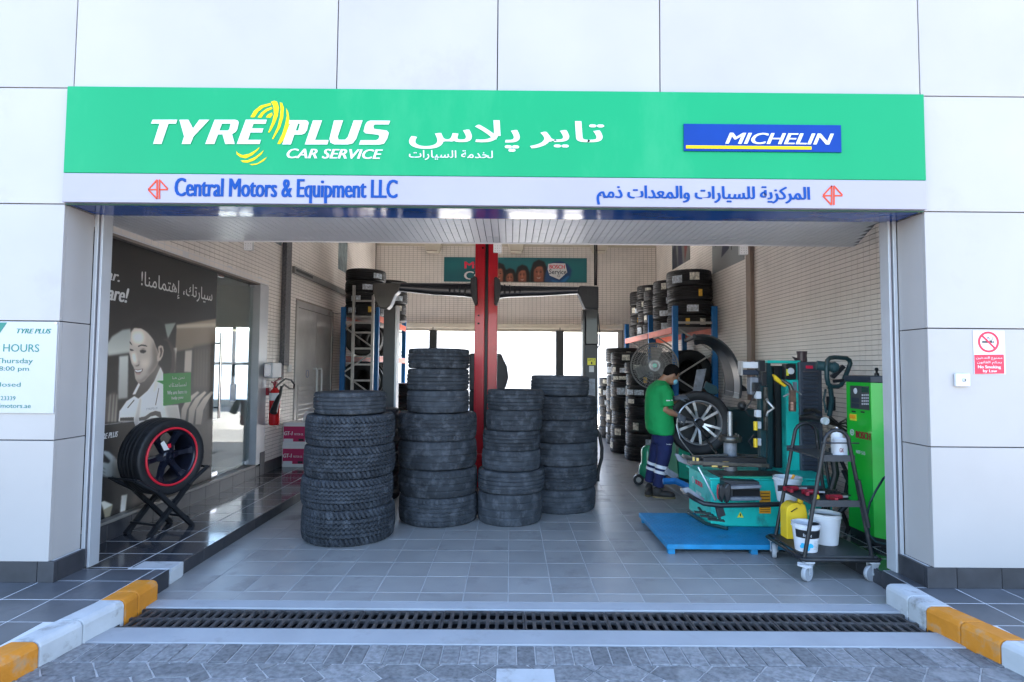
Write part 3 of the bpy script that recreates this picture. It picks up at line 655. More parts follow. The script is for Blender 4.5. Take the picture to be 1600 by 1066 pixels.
b = MB(); b.lathe([(.0,.006),(.010,.006),(.014,.0),(.016,0)], c, (0,-1,0), 20); b.build('keyhole_rose', M_rail, lk); b = MB(); b.box(c.x-.0025, c.x+.0025, c.y-.008, c.y-.005, c.z-.007, c.z+.007); b.build('keyhole', M_dark, lk)

# roller shutter guide rails
for s_, x0, lab in ((1, OX0, 'white shutter guide rail at the left edge of the entrance'), (-1, OX1, 'white shutter guide rail at the right edge of the entrance')):
    gr = thing('shutter_guide', lab, 'guide rail', (x0, JY, .12)); f = lambda a, c_: (min(x0+s_*a*.56, x0+s_*c_*.56), max(x0+s_*a*.56, x0+s_*c_*.56))
    for (a, c_, y0, y1, m, nm) in ((.0,.045,JY,JY+.10,M_rail,'outer_flange'), (.047,.060,JY+.05,JY+.10,M_dark,'slot'), (.061,.078,JY+.01,JY+.10,M_mauve,'brush_strip'), (.079,.108,JY,JY+.10,M_rail,'inner_flange')):
        x_ = f(a, c_); b = MB(); b.box(x_[0], x_[1], y0, y1, .121, 2.626, .002); b.build(nm, m, gr)

# sensor boxes at the bulkhead edge
for k, (u, lab) in enumerate(((388,'small white perforated box under the bulkhead edge, at the left by the glass front'), (777.5,'small white perforated box under the bulkhead edge, beside the red column'), (1162,'small white perforated box under the bulkhead edge, at the right by the wall poster'))):
    c = at(u, 384.5+(u-388)*.009, 5.17); o = thing('door_sensor', lab, 'sensor', c, 'perforated boxes along the bulkhead edge')
    b = MB(); b.box(c.x-.039, c.x+.039, 5.162, 5.20, c.z-.039, c.z+.045, .003); b.build('housing', M_white, o)
    b = MB()
    for i in range(3):
        for j in range(3):
            p = Vector((c.x-.022+.022*i+random.uniform(-.003,.003), 5.1615, c.z-.024+.022*j)); b.cyl(p, p+Vector((0,.002,0)), .003, n=6)
    b.build('holes', M_black, o)

# ------------------------------------------------------------------ glass front on the left
GX = -3.36
gl = thing('glass_front', 'glass shop front with large black and white poster behind it on the left', 'shop front', (GX, 5.2, .1))
PW, PH = 1080, 1110; PY0, PY1, PZ0, PZ1 = 4.05, 6.44, .262, 2.606
def pp(pts, ox=0, oy=480, sc=3.333):
    out = []
    for x, y in pts:
        p = atX(ox+x/sc, oy+y/sc, GX+.012); out.append(((p.y-PY0)/(PY1-PY0)*PW, (PZ1-p.z)/(PZ1-PZ0)*PH))
    return out
cv = Canvas(PW, PH, (.035,.032,.032))
q = lambda pts: pp(pts, 150, 480, 4.847)
cv.poly(q([(0,60),(920,20),(920,900),(0,1000)]), (.075,.068,.064), 30)
cv.poly(q([(610,135),(925,85),(925,275),(600,340)]), (.40,.36,.31), 4, grad=(.26,.225,.19)); cv.poly(q([(610,135),(925,118),(925,150),(610,160)]), (.52,.49,.44), 4, .7)  # beige glare on the right painted into the picture
cv.poly(q([(520,128),(606,118),(570,190),(540,255)]), (.34,.36,.34), 3); cv.poly(q([(735,300),(925,270),(925,640),(735,620)]), (.16,.135,.115), 10)
for k in range(7): cv.poly(q([(750+k*22,320),(757+k*22,318),(752+k*22,600),(745+k*22,600)]), (.22,.19,.165), 3, .6)
cv.poly(q([(78,290),(120,222),(200,172),(268,162),(260,352),(90,376)]), (.36,.37,.36), 4, grad=(.50,.50,.47)); cv.poly(q([(60,380),(260,350),(265,420),(60,470)]), (.05,.045,.042), 8)
cv.poly(q([(175,372),(246,364),(240,690),(165,700)]), (.50,.50,.48), 4, grad=(.38,.37,.35)); cv.poly(q([(585,310),(612,308),(600,492),(577,492)]), (.50,.48,.45), 3); cv.poly(q([(675,330),(729,324),(722,496),(667,492)]), (.46,.43,.40), 4)
cv.poly(q([(15,880),(55,710),(110,650),(148,640),(166,700),(160,870)]), (.20,.18,.165), 6)
for x in (92,118,142): cv.poly(q([(x+14,660),(x+22,660),(x+12,870),(x-6,870)]), (.38,.36,.33), 3, .8)
for k in range(3): d_ = 62*k; cv.poly(q([(640+d_*.9,890),(648+d_*.9,770),(690+d_,690),(768+d_*.85,636),(786+d_*.85,646),(728+d_,705),(690+d_,780),(672+d_,890)]), (.50,.46,.42), 3, grad=(.34,.31,.28))
cv.poly(q([(262,170),(280,120),(330,85),(400,75),(470,90),(520,160),(545,250),(550,360),(545,450),(510,480),(470,470),(440,380),(420,220)]), (.032,.027,.025), 5)
cv.poly(q([(500,240),(545,235),(600,330),(610,470),(560,560),(510,520),(500,470)]), (.15,.13,.118), 8); cv.poly(q([(490,250),(540,260),(572,350),(570,460),(540,530),(512,500),(500,430)]), (.03,.025,.024), 4)
cv.poly(q([(330,585),(400,520),(470,430),(498,465),(512,500),(440,580),(390,640),(320,690),(275,665),(300,612)]), (.30,.275,.255), 4, grad=(.14,.125,.115))
face = [(268,165),(262,230),(255,290),(252,350),(262,400),(270,432),(284,455),(290,480),(292,512),(298,545),(314,570),(336,576),(366,562),(402,522),(440,482),(466,440),(480,400),(474,350),(458,300),(432,235),(392,185),(342,160),(292,153)]
cv.poly(q(face), (.50,.465,.43), 2.5, grad=(.42,.385,.355))
cv.poly(q([(275,190),(345,180),(370,230),(350,280),(290,275),(270,240)]), (.66,.62,.58), 12, .7); cv.poly(q([(268,350),(300,345),(312,420),(290,428),(272,400)]), (.66,.62,.58), 7, .7)
cv.poly(q([(402,522),(470,440),(482,390),(458,300),(432,240),(425,330),(428,420),(385,500)]), (.26,.235,.215), 12, .8); cv.poly(q([(330,400),(400,390),(400,450),(350,470)]), (.60,.56,.52), 12, .5)
cv.poly(q([(300,545),(336,576),(400,524),(380,520),(335,556)]), (.24,.215,.20), 6, .7)
cv.poly(q([(262,190),(266,150),(300,112),(372,108),(440,135),(500,215),(530,300),(512,300),(500,286),(480,296),(460,310),(440,250),(400,192),(345,158),(290,156)]), (.034,.028,.026), 3.5)
for k in range(8): cv.poly(q([(300+k*22,118+k*8),(306+k*22,116+k*8),(400+k*17,190+k*22),(394+k*17,192+k*22)]), (.09,.08,.072), 2, .6)
cv.poly(q([(470,300),(488,288),(508,296),(514,330),(506,372),(488,405),(464,412),(462,380),(474,345)]), (.46,.42,.385), 2); cv.poly(q([(482,312),(498,306),(504,335),(494,372),(480,385),(488,345)]), (.20,.17,.155), 2)
cv.poly(q([(318,294),(345,283),(376,288),(392,300),(376,297),(345,292),(320,302)]), (.07,.06,.055), 1.6); cv.poly(q([(254,258),(264,268),(276,290),(266,284),(256,272)]), (.08,.07,.06), 1.4)
cv.poly(q([(330,330),(352,322),(380,330),(378,340),(360,350),(338,345)]), (.085,.07,.062), 2); cv.poly(q([(334,318),(360,312),(382,322),(360,320)]), (.30,.26,.24), 2); cv.poly(q([(256,316),(274,320),(288,328),(272,332),(258,328)]), (.09,.075,.068), 1.6)
cv.poly(q([(286,436),(300,444),(318,438),(330,428),(326,444),(304,450)]), (.22,.18,.165), 2.2); cv.poly(q([(322,400),(332,418),(330,432),(322,425)]), (.30,.26,.24), 4, .6)
cv.poly(q([(290,468),(316,476),(356,466),(352,486),(330,504),(306,502),(295,490)]), (.22,.165,.155), 1.6); cv.poly(q([(296,474),(316,481),(350,472),(342,486),(318,492),(300,487)]), (.82,.80,.76), 1.2); cv.poly(q([(300,498),(330,500),(345,492),(332,512),(308,512)]), (.40,.32,.30), 2.5)
shirt = [(488,455),(508,500),(512,560),(516,745),(622,740),(632,800),(645,880),(520,900),(430,870),(345,905),(302,918),(285,868),(170,868),(176,790),(232,712),(292,672),(322,692),(392,632),(442,560)]
cv.poly(q(shirt), (.66,.64,.61), 2, grad=(.52,.50,.48)); cv.poly(q([(322,572),(335,585),(296,665),(276,662)]), (.60,.57,.54), 2)
cv.poly(q([(442,560),(488,455),(506,505),(450,640),(430,650)]), (.50,.48,.455), 5, .7); cv.poly(q([(330,690),(345,690),(322,870),(300,912),(290,870)]), (.42,.40,.38), 4, .6); cv.poly(q([(520,745),(620,742),(640,870),(560,880)]), (.42,.40,.375), 9, .7)
cv.poly(q([(236,762),(288,700),(292,706),(242,766)]), (.12,.11,.10), 1.4); cv.poly(q([(448,742),(474,612),(479,613),(454,743)]), (.14,.13,.12), 1.2); cv.poly(q([(284,668),(322,692),(316,676),(290,660)]), (.16,.145,.135), 2)
cv.poly(q([(184,838),(286,834),(287,861),(180,862)]), (.13,.12,.11), 1.5); cv.poly(q([(324,838),(372,828),(410,800),(450,786),(488,794),(500,846),(452,820),(414,828),(378,854),(328,862)]), (.17,.155,.14), 1.8)
cv.poly(q([(302,918),(345,880),(400,856),(450,850),(500,870),(520,960),(320,1000)]), (.19,.175,.165), 5)
cv.poly(q([(-60,905),(285,865),(300,918),(310,1066),(300,1400),(-60,1400)]), (.030,.034,.040), 2); cv.poly(q([(-40,900),(284,862),(285,867),(-40,906)]), (.36,.36,.36), 1.2)
q2 = lambda pts: pp(pts, 150, 660, 5.61)
cv.poly(q2([(-60,330),(0,305),(62,348),(110,358),(126,340),(62,272),(70,248),(112,256),(182,322),(232,392),(292,462),(330,500),(260,520),(170,492),(70,478),(0,440),(-60,430)]), (.42,.43,.42), 3, grad=(.26,.27,.265)); cv.poly(q2([(112,262),(180,325),(228,395),(200,400),(140,340)]), (.60,.60,.58), 8, .6)
for a0, a1 in ((340,392),(372,424),(404,450)): cv.poly(q2([(-40,a0),(80,a1+16),(84,a1+24),(-40,a0+9)]), (.10,.10,.10), 2.5, .8)
cv.poly(q2([(-60,520),(300,520),(420,700),(420,1000),(-60,1100)]), (.035,.037,.040), 14); cv.poly(q2([(300,640),(900,520),(900,800),(300,900)]), (.20,.18,.165), 18)
cv.poly(q2([(42,700),(72,690),(148,722),(140,760),(122,832),(78,842),(60,770)]), (.36,.335,.28), 3); cv.poly(q2([(42,700),(72,690),(148,722),(70,765)]), (.52,.51,.48), 2); cv.poly(q2([(222,640),(276,630),(258,780),(210,792)]), (.55,.54,.52), 3)
cv.poly(pp([(815,385),(850,382),(850,346),(994,341),(994,493),(850,514),(850,402)]), (.01,.30,.10), .8)
cv.a = np.clip(cv.a*1.7-.012, .02, .88)
PM = print_mat('poster_print', cv.image('poster_picture'), .45, .0)
print_sheet('poster', PM, (GX+.012, PY0, PZ0), (0, PY1-PY0, 0), (0, 0, PZ1-PZ0), gl)
PX = GX+.0125
def hand(s_, ua, ub, v0, v1, lead):   # handwritten line whose first letters lie behind the rail
    p, q, t = atX(ua, v1, PX), atX(ub, v1, PX), atX(ub, v0, PX); L = q.y-p.y
    return lettering(s_, (PX, p.y-L*lead, q.z), (0, L*(1+lead), 0), (0, 0, t.z-q.z), M_white, gl, shear=.28, depth=.001, strike=3)
hand('Car.', 165, 187, 424, 441, .55); hand('Care!', 165, 201, 451, 474, .28)
let_left(arabic('سيارتك، إهتمامنا!'), 220, 423, 455, 332, PX, M_white, gl, depth=.001)
let_left('TYREPLUS', 228, 638, 641.5, 246, PX, M_greyP, gl, shear=.3, depth=.0006); let_left('TYRE PLUS', 152, 679, 688, 184, PX, M_white, gl, shear=.3, strike=3, depth=.001)
let_left(arabic('نحن هنا'), 269, 588, 594, 288, PX, M_white, gl, depth=.001); let_left(arabic('لمساعدتك'), 264, 598.5, 605, 291, PX, M_white, gl, depth=.001)
let_left('We are here to', 261, 611, 617, 292, PX, M_white, gl, depth=.001, strike=3); let_left('help you', 268, 620, 626, 286, PX, M_white, gl, depth=.001, strike=3)
b = MB(); b.box(GX-.13, XL-.0005, JY+.02, 7.655, 2.622, 2.70); b.build('head_lining', M_stile, gl)
b = MB(); b.box(GX-.13, XL+.002, JY+.02, 7.40, .235, .262, .002); b.build('sill', mat('sill_stone', (.22,.20,.18), .4, var=.15), gl)
k = 0; y = 4.10
while y < 7.6: MB().box(XL-.10, XL+.006, y+.002, min(y+.298, 7.655), .10, .234 if y < 6.2 else .234, .001).build('skirting_tile', M_dskirt, gl); y += .3
b = MB(); b.box(GX-.012, GX-.002, JY+.02, 5.24, .262, 2.62); b.build('glass_pane', M_glass, gl); b = MB(); b.box(GX-.012, GX-.002, 5.246, 6.44, .262, 2.62); b.build('glass_pane', M_glass, gl)
gd = thing('glass_door', 'clear glass door with tall steel pull handle beside the poster', 'door', (GX, 6.9, .26))
b = MB(); b.box(GX-.012, GX, 6.455, 7.38, .272, 2.60, .001); b.build('door_pane', M_glass, gd)
hh = atX(345, 560, GX+.06)
for dx, nm in ((.06,'pull_handle'), (-.07,'pull_handle')):
    b = MB(); y = hh.y + (0 if dx > 0 else 0); z1, z0 = atX(345,520,GX+.06).z, atX(345,653,GX+.06).z
    b.tube([(GX+dx, y, z0), (GX+dx, y, z1)], .016, 14)
    for z in (z0+.12, z1-.12): b.cyl((GX+dx, y, z), (GX-.006, y, z), .010, n=10)
    b.build(nm, M_chrome, gd, True)
for y, z in ((6.50, .275), (6.50, 2.56), (7.30, .275), (7.30, 2.56)): MB().box(GX-.022, GX+.012, y-.05, y+.08, z, z+.055, .003).build('patch_fitting', M_chrome, gd)
dp = thing('door_post', 'white door post between glass door and tiled wall', 'post', (XL, 7.5, .1))
b = MB(); b.box(GX-.06, XL+.004, 7.40, 7.652, .25, 2.615, .004); b.build('post_face', M_rail, dp); b = MB(); b.box(XL-.02, XL+.012, 7.52, 7.655, .10, .40, .002); b.build('post_foot', M_dskirt, dp)
# office behind the glass
of = struct('office_room'); b = MB(); b.box(XL-1.88, GX-.14, FY+.3, 8.19, .02, .10); b.build('office_floor', mat('office_tile', (.42,.40,.37), .3), of)
b = MB(); b.box(XL-1.889, XL-1.86, FY+.3, 8.19, .1, 2.74); b.box(XL-1.86, GX-.14, 8.17, 8.199, .1, 1.05); b.box(XL-1.86, GX-.14, 8.17, 8.199, 2.1, 2.74); b.build('office_walls', M_ceil, of)
b = MB(); b.box(XL-1.86, GX-.14, FY+.3, 8.19, 2.70, 2.74); b.build('office_ceiling', M_ceil, of)
b = MB(); b.box(XL-1.3, XL-.16, 8.21, 8.24, 1.55, 1.59); b.box(XL-.75, XL-.71, 8.21, 8.24, 1.05, 2.1); b.build('window_bars', M_rail, of)
ds = thing('office_desk', 'dark office desk standing behind the glass door', 'desk', (-4.2, 7.2, .1))
b = MB(); b.box(-4.7, -3.9, 6.9, 7.6, .80, .83, .004); b.build('desk_top', M_dteal, ds)
for x in (-4.66, -3.97):
    for y in (6.94, 7.53): MB().box(x, x+.04, y, y+.04, .1, .80).build('leg', M_blackm, ds)
hs = thing('hanging_notice', 'small notice card hung inside the glass door', 'notice', atX(362, 607, GX-.02))
b = MB(); p0, p1 = atX(358, 628, GX-.02), atX(368, 600, GX-.02); b.box(GX-.021, GX-.0155, p0.y, p1.y, p0.z, p1.z); b.build('card', mat('card_blue', (.08,.10,.22), .5, var=.4, vs=30), hs)

# wheel on folding stand
wh = Vector((-2.93, 5.02, .69))

# ------------------------------------------------------------------ tyres
def tyre_mesh(name, pat, m, R0=.35, w=.22, rb=.20, nseg=180, nt=30):
    """cross-section swept round Z; the tread relief is real geometry"""
    th = np.linspace(0, 2*np.pi, nseg, endpoint=False); t = np.linspace(-1, 1, nt)
    T, TH = np.meshgrid(t, th)                       # nseg x nt
    crown = -.010*np.abs(T)**3; dep = np.zeros_like(T)
    a = TH*nseg/(2*np.pi)
    if pat == 'at':
        zig = .055*(np.abs(((a/3.0) % 2)-1)*2-1)
        for c in (-.60, -.30, .0, .30, .60): dep += (np.abs(T-c-zig) < .032)*.010
        for k, (lo, hi) in enumerate(((-.60,-.30),(-.30,.0),(.0,.30),(.30,.60))):
            ph = a + 6*T*(1 if k % 2 else -1) + k*2.3
            dep += ((T > lo) & (T < hi) & ((ph % 6.0) < 1.0))*.0045
        for sg in (-1, 1): ph = a + 9*T + sg*1.5; dep += ((T*sg > .58) & ((ph % 6.0) < 1.9))*.011
    elif pat == 'hwy':
        for c in (-.62, -.22, .22, .62): dep += (np.abs(T-c) < .05)*.009
        ph = a + 3*T*np.sign(T); dep += ((np.abs(T) > .68) & ((ph % 4.0) < .95))*.004 + ((np.abs(T) < .60) & ((ph % 8.0) < .5))*.0015
    elif pat == 'worn':
        for c in (-.5, 0., .5): dep += (np.abs(T-c) < .04)*.006
        dep += ((np.abs(T) > .74) & (((a+2*T) % 5.0) < 1.3))*.0045
        dep += ((np.abs(T) < .7) & (((a+9*np.abs(T)) % 5.0) < .6))*.0018
    elif pat == 'zig':
        zig = .035*np.sin(a*1.05)
        for c in (-.66, -.3, 0.02, .34, .68): dep += (np.abs(T-c-zig) < .035)*.007
        dep += ((np.abs(T) > .72) & (((a+4*T) % 4.0) < 1.1))*.006
    elif pat == 'new':
        for c in (-.55, -.18, .18, .55): dep += (np.abs(T-c) < .055)*.009
        dep += ((np.abs(T) > .62) & (((a+3*T*np.sign(T)) % 4.0) < .9))*.004
    rr = R0 + crown - dep; zz = w/2 + T*w*.44
    S = R0
    side = [(S-.020, .484), (S-.038, .497), (S-.060, .50), (S-.095, .488), (rb+.030, .455), (rb+.010, .43), (rb, .40), (rb+.002, .36), (rb+.02, .37), (S-.07, .44), (S-.03, .38)]
    up = [(r, w/2 + z*w) for r, z in side]; lo = [(r, w/2 - z*w) for r, z in side][::-1]
    prof_n = len(lo) + nt + len(up)
    V = np.zeros((nseg, prof_n, 3)); c, s = np.cos(th), np.sin(th)
    for i, (r, z) in enumerate(lo): V[:, i] = np.stack([r*c, r*s, np.full(nseg, z)], 1)
    V[:, len(lo):len(lo)+nt, 0] = rr*c[:, None]; V[:, len(lo):len(lo)+nt, 1] = rr*s[:, None]; V[:, len(lo):len(lo)+nt, 2] = zz
    for i, (r, z) in enumerate(up): V[:, len(lo)+nt+i] = np.stack([r*c, r*s, np.full(nseg, z)], 1)
    I = np.arange(nseg)[:, None]; J = np.arange(prof_n)[None, :]; I2 = (I+1) % nseg; J2 = (J+1) % prof_n
    F = np.stack([I*prof_n+J, I2*prof_n+J, I2*prof_n+J2, I*prof_n+J2], -1).reshape(-1, 4)
    me = bpy.data.meshes.new(name); me.vertices.add(nseg*prof_n); me.vertices.foreach_set('co', V.reshape(-1)); me.loops.add(F.size); me.loops.foreach_set('vertex_index', F.reshape(-1).astype(np.int32))
    me.polygons.add(len(F)); me.polygons.foreach_set('loop_start', np.arange(0, F.size, 4, dtype=np.int32)); me.polygons.foreach_set('loop_total', np.full(len(F), 4, dtype=np.int32)); me.update(calc_edges=True); me.validate()
    me.polygons.foreach_set('use_smooth', [True]*len(me.polygons)); me.set_sharp_from_angle(angle=R(38)); me.materials.append(m); return me
TM = {'at': tyre_mesh('tyre_at', 'at', M_rubber_at, nseg=360, nt=62, rb=.215), 'hwy': tyre_mesh('tyre_hwy', 'hwy', M_rubber, nseg=240, nt=34), 'worn': tyre_mesh('tyre_worn', 'worn', M_rubber, nseg=240, nt=30), 'zig': tyre_mesh('tyre_zig', 'zig', M_rubber, nseg=240, nt=40), 'new': tyre_mesh('tyre_new', 'new', M_new, nseg=144, nt=24)}
for k in TM:
    TM[k].transform(Matrix.Identity(4))
# a patchwork sticker that follows the tread
def sticker_mesh(m, a0=.0, da=.30, z0=.05, z1=.16):
    b = MB(); n = 8
    for i in range(n+1):
        a = a0 - da/2 + da*i/n
        for z in (z0, z1): b.v.append((.352*math.cos(a), .352*math.sin(a), z))
    b.f = [(2*i, 2*i+2, 2*i+3, 2*i+1) for i in range(n)]; me = bpy.data.meshes.new('sticker'); me.from_pydata(b.v, [], b.f); me.materials.append(m); return me
STK = [sticker_mesh(M_sticker), sticker_mesh(M_sticker, da=.42, z0=.07, z1=.17), sticker_mesh(M_stickb, da=.5, z0=.04, z1=.14), sticker_mesh(M_sticky, da=.18, z0=.05, z1=.16)]
def tyre(pat, c, Rr, w, label, group, rot=None, stick=None, lean=0):
    o = bpy.data.objects.new('new_tyre' if pat == 'new' else 'worn_tyre', TM[pat]); col.objects.link(o); BASE[o.name] = Vector()
    o.location = c; o.scale = (Rr/.35, Rr/.35, w/.22)
    o.rotation_euler = rot if rot else (random.uniform(-lean, lean), random.uniform(-lean, lean), random.uniform(0, 6.28))
    tag(o, label, 'tyre', group)
    if stick is not None:
        for i, a in enumerate(stick if isinstance(stick, (list, tuple)) else [stick]):
            q = addpart('sticker', random.choice(STK[:3] if random.random() < .85 else STK[3:]), o); q.rotation_euler = (0, 0, a - (o.rotation_euler.z if rot is None else 0))
    return o
ORD = ['bottom', 'second', 'third', 'fourth', 'fifth', 'sixth', 'seventh', 'eighth', 'ninth', 'tenth']
def stack(bounds, spans, uc, pats, Rs, name, group, lean=.01):
    """bounds: heights of the tyre edges seen on the front, bottom first; spans: (left, right) of each tyre"""
    half = (spans[0][1]-spans[0][0])/2; Yf = 885*1.53/(bounds[0]-(576+.0078*(uc-797))); R0 = half*Yf/(885-half); Yc = Yf+R0
    z = 0
    for i, (l, r_) in enumerate(spans):
        zt = at((l+r_)/2, bounds[i+1], Yf).z; w = zt - z; Rr = Rs[i] if Rs else (r_-l)/2*Yc/885
        c = at((l+r_)/2, (bounds[i]+bounds[i+1])/2, Yc); nth = ORD[i] if i < len(spans)-1 else 'top'
        nm = f'{nth} tyre of {name}' if nth in ('bottom', 'top') else f'{nth} tyre from the floor in {name}'
        tyre(pats[i], (c.x, Yc, z), Rr, w*.998, nm, group, lean=lean); z = zt
GRP = 'worn tyres stacked in the entrance'
stack([852.5,800.5,751.7,700.4,651,614.6], [(475,614.5),(474,611.6),(479,615.5),(481,615.5),(493,602.5)], 545, ['at','at','at','at','hwy'], None, 'the leftmost worn stack with chunky blocks', GRP)
stack([822.6,781,737,691.6,647.7,611.3,576.3,543.5], [(624.6,745.5),(624,745),(623,744.6),(622.6,744.5),(636.6,733),(636.6,733),(638,734)], 685, ['zig','worn','worn','zig','worn','hwy','hwy'], None, 'the tallest worn stack left of the red column', GRP)
stack([821,774.5,739.4,707,675.4,643,610.4], [(746.5,846.2),(747,850),(753,844),(754.6,844),(759.5,847),(761,849.5)], 797, ['worn','hwy','worn','hwy','worn','hwy'], None, 'the narrow worn stack right of the red column', GRP)
stack([802,768,730.6,694,657.5,620,587.6], [(815,929),(818,932),(819,933),(820,934),(817,931),(829.3,920.3)], 875, ['worn','zig','worn','worn','zig','hwy'], None, 'the rightmost worn stack behind the narrow one', GRP)
stack([786,748,712,676,641], [(520,624),(520,625),(522,624),(521,623)], 572, ['worn','zig','worn','worn'], None, 'the worn stack hidden behind the leftmost one', GRP)

# new tyres on the right: four floor stacks and the rack
NG = 'new tyres with stickers stacked along the right wall'
def nstack(uleft, Yc, Rr, vb, name, group, z0=None, ang=(-2.2, -1.2), first=0):
    half = Rr; x = at(uleft, 640, Yc).x + Rr; zs = [at(uleft+20, v, Yc-Rr*.9).z for v in vb]
    if z0 is None: z0 = 0
    zs[0] = z0
    for i in range(len(vb)-1):
        nth = ORD[i] if i < len(vb)-2 else 'top'; nm = f'{nth} new tyre {"of" if nth in ("bottom","top") else "up in"} {name}'
        tyre('new', (x+random.uniform(-.015,.015), Yc, zs[i]), Rr*random.uniform(.97,1.03), (zs[i+1]-zs[i])*.985, nm, group, stick=[random.uniform(*ang), random.uniform(*ang)-.9] if random.random() < .5 else random.uniform(*ang), lean=.008)
nstack(978, 9.75, .34, [722,700,678,655,636,621,603,584,566], 'the floor stack just left of the mechanic', NG)
nstack(955, 10.6, .34, [712,688,665,643,621,597,585,569,550], 'the second floor stack left of the mechanic', NG)
nstack(947, 11.8, .33, [697,681,663,645,627,604,586,566,543], 'the third floor stack left of the mechanic', NG)
nstack(935, 12.9, .33, [687,668,652,636,620,604,590], 'the farthest floor stack by the back doorway', NG)
RGp = 'new tyres on the top of the right rack'
zR = 2.255
nstack(1043.7, 9.95, .385, [513.5,491,468,445.6,419.5], 'the wide pile nearest on the right rack top', RGp, z0=zR, ang=(-1.9,-1.0))
nstack(1021.5, 10.9, .33, [514,497,478,456.4,436.7], 'the second pile on the right rack top', RGp, z0=zR, ang=(-2.4,-1.7))
nstack(1006.7, 11.6, .31, [519,503.7,488,468,451.5], 'the third pile on the right rack top', RGp, z0=zR, ang=(-2.4,-1.7))
nstack(996, 12.3, .31, [523,503,485,466,444.6], 'the fourth pile on the right rack top', RGp, z0=zR, ang=(-2.4,-1.7))
nstack(985, 13.0, .31, [525,507.6,492,476,454.4], 'the far end pile on the right rack top', RGp, z0=zR, ang=(-2.4,-1.7))
def rack(name, label, frames, xs, zb, ztop, depth, brace=True):
    o = thing(name, label, 'rack', (sum(xs)/2, frames[0], 0))
    for y in frames:
        for x in xs:
            b = MB(); b.box(x-.045, x+.045, y-.035, y+.035, 0, ztop, .004); u = b.build('upright', M_rackblue, o)
        b = MB(); n = 5
        for k in range(n):
            z0 = .15+k*(ztop-.5)/n; z1 = .15+(k+1)*(ztop-.5)/n; a, c = (xs[0], xs[1]) if k % 2 else (xs[1], xs[0])
            b.bar((a, y, z0), (c, y, z1), .022, .035, up=(0,1,0))
        b.bar((xs[0], y, ztop-.28), (xs[1], y, ztop-.28), .03, .04); b.build('brace', M_steel, o)
    for z in zb:
        for i in range(len(frames)-1):
            for x in xs: b = MB(); b.box(x-.052, x-.012, frames[i]+.04, frames[i+1]-.04, z-.11, z-.005, .004) if x == xs[0] else b.box(x+.012, x+.052, frames[i]+.04, frames[i+1]-.04, z-.11, z-.005, .004); b.build('shelf_beam', M_rackor, o)
        b = MB(); b.box(xs[0]-.05, xs[1]+.05, frames[0]+.04, frames[-1]-.04, z-.004, z+.001); b.build('shelf_deck', M_steel, o)
    return o
rack('tyre_rack', 'tall blue and orange pallet rack full of new tyres along the right wall', [9.45, 11.1, 13.35], (2.76, 3.42), [1.12, 2.25], 2.60, 0)
rack('tyre_rack', 'blue and orange pallet rack with tyres in the left corner behind the ladder', [10.25, 12.9], (-3.02, -2.42), [.92, 1.74, 2.47], 2.62, 0)
for k in range(9):
    tyre('new', (3.08, 9.62+k*.25, 1.125+.375), .375, .235, f'{["front","second","third","fourth","fifth","sixth","seventh","eighth","last"][k]} upright tyre on the lower shelf of the right rack', 'upright tyres on the right rack', rot=(R(-90), 0, random.random()*.1))
zL = 2.475
nstack(536.6, 10.45, .36, [491,474,455.6,437,419], 'the near pile on the left rack top', 'new tyres on the top of the left rack', z0=zL, ang=(-1.5,-.6))
nstack(582, 11.75, .335, [505,490,473,455,437], 'the far pile on the left rack top', 'new tyres on the top of the left rack', z0=zL, ang=(-1.2,-.4))
for lv, zz, Rr, nm in ((0, 1.742, .315, 'middle'), (1, .922, .36, 'lower')):
    for k in range(8):
        tyre('new', (-2.72, 10.36+k*.29, zz+Rr), Rr, .25, f'{["front","second","third","fourth","fifth","sixth","seventh","last"][k]} upright tyre on the {nm} shelf of the left rack', 'upright tyres on the left rack', rot=(R(-90), 0, random.random()))
tyre('new', (-1.98, 11.5, 0), .34, .24, 'bottom tyre of the dark pile behind the left lift post', 'new tyres behind the left lift post', stick=-1.5)
for k in range(1, 5): tyre('new', (-1.98, 11.5, .245*k), .34, .24, f'{ORD[k]} tyre up of the dark pile behind the left lift post', 'new tyres behind the left lift post', stick=-1.3 if k > 2 else None)

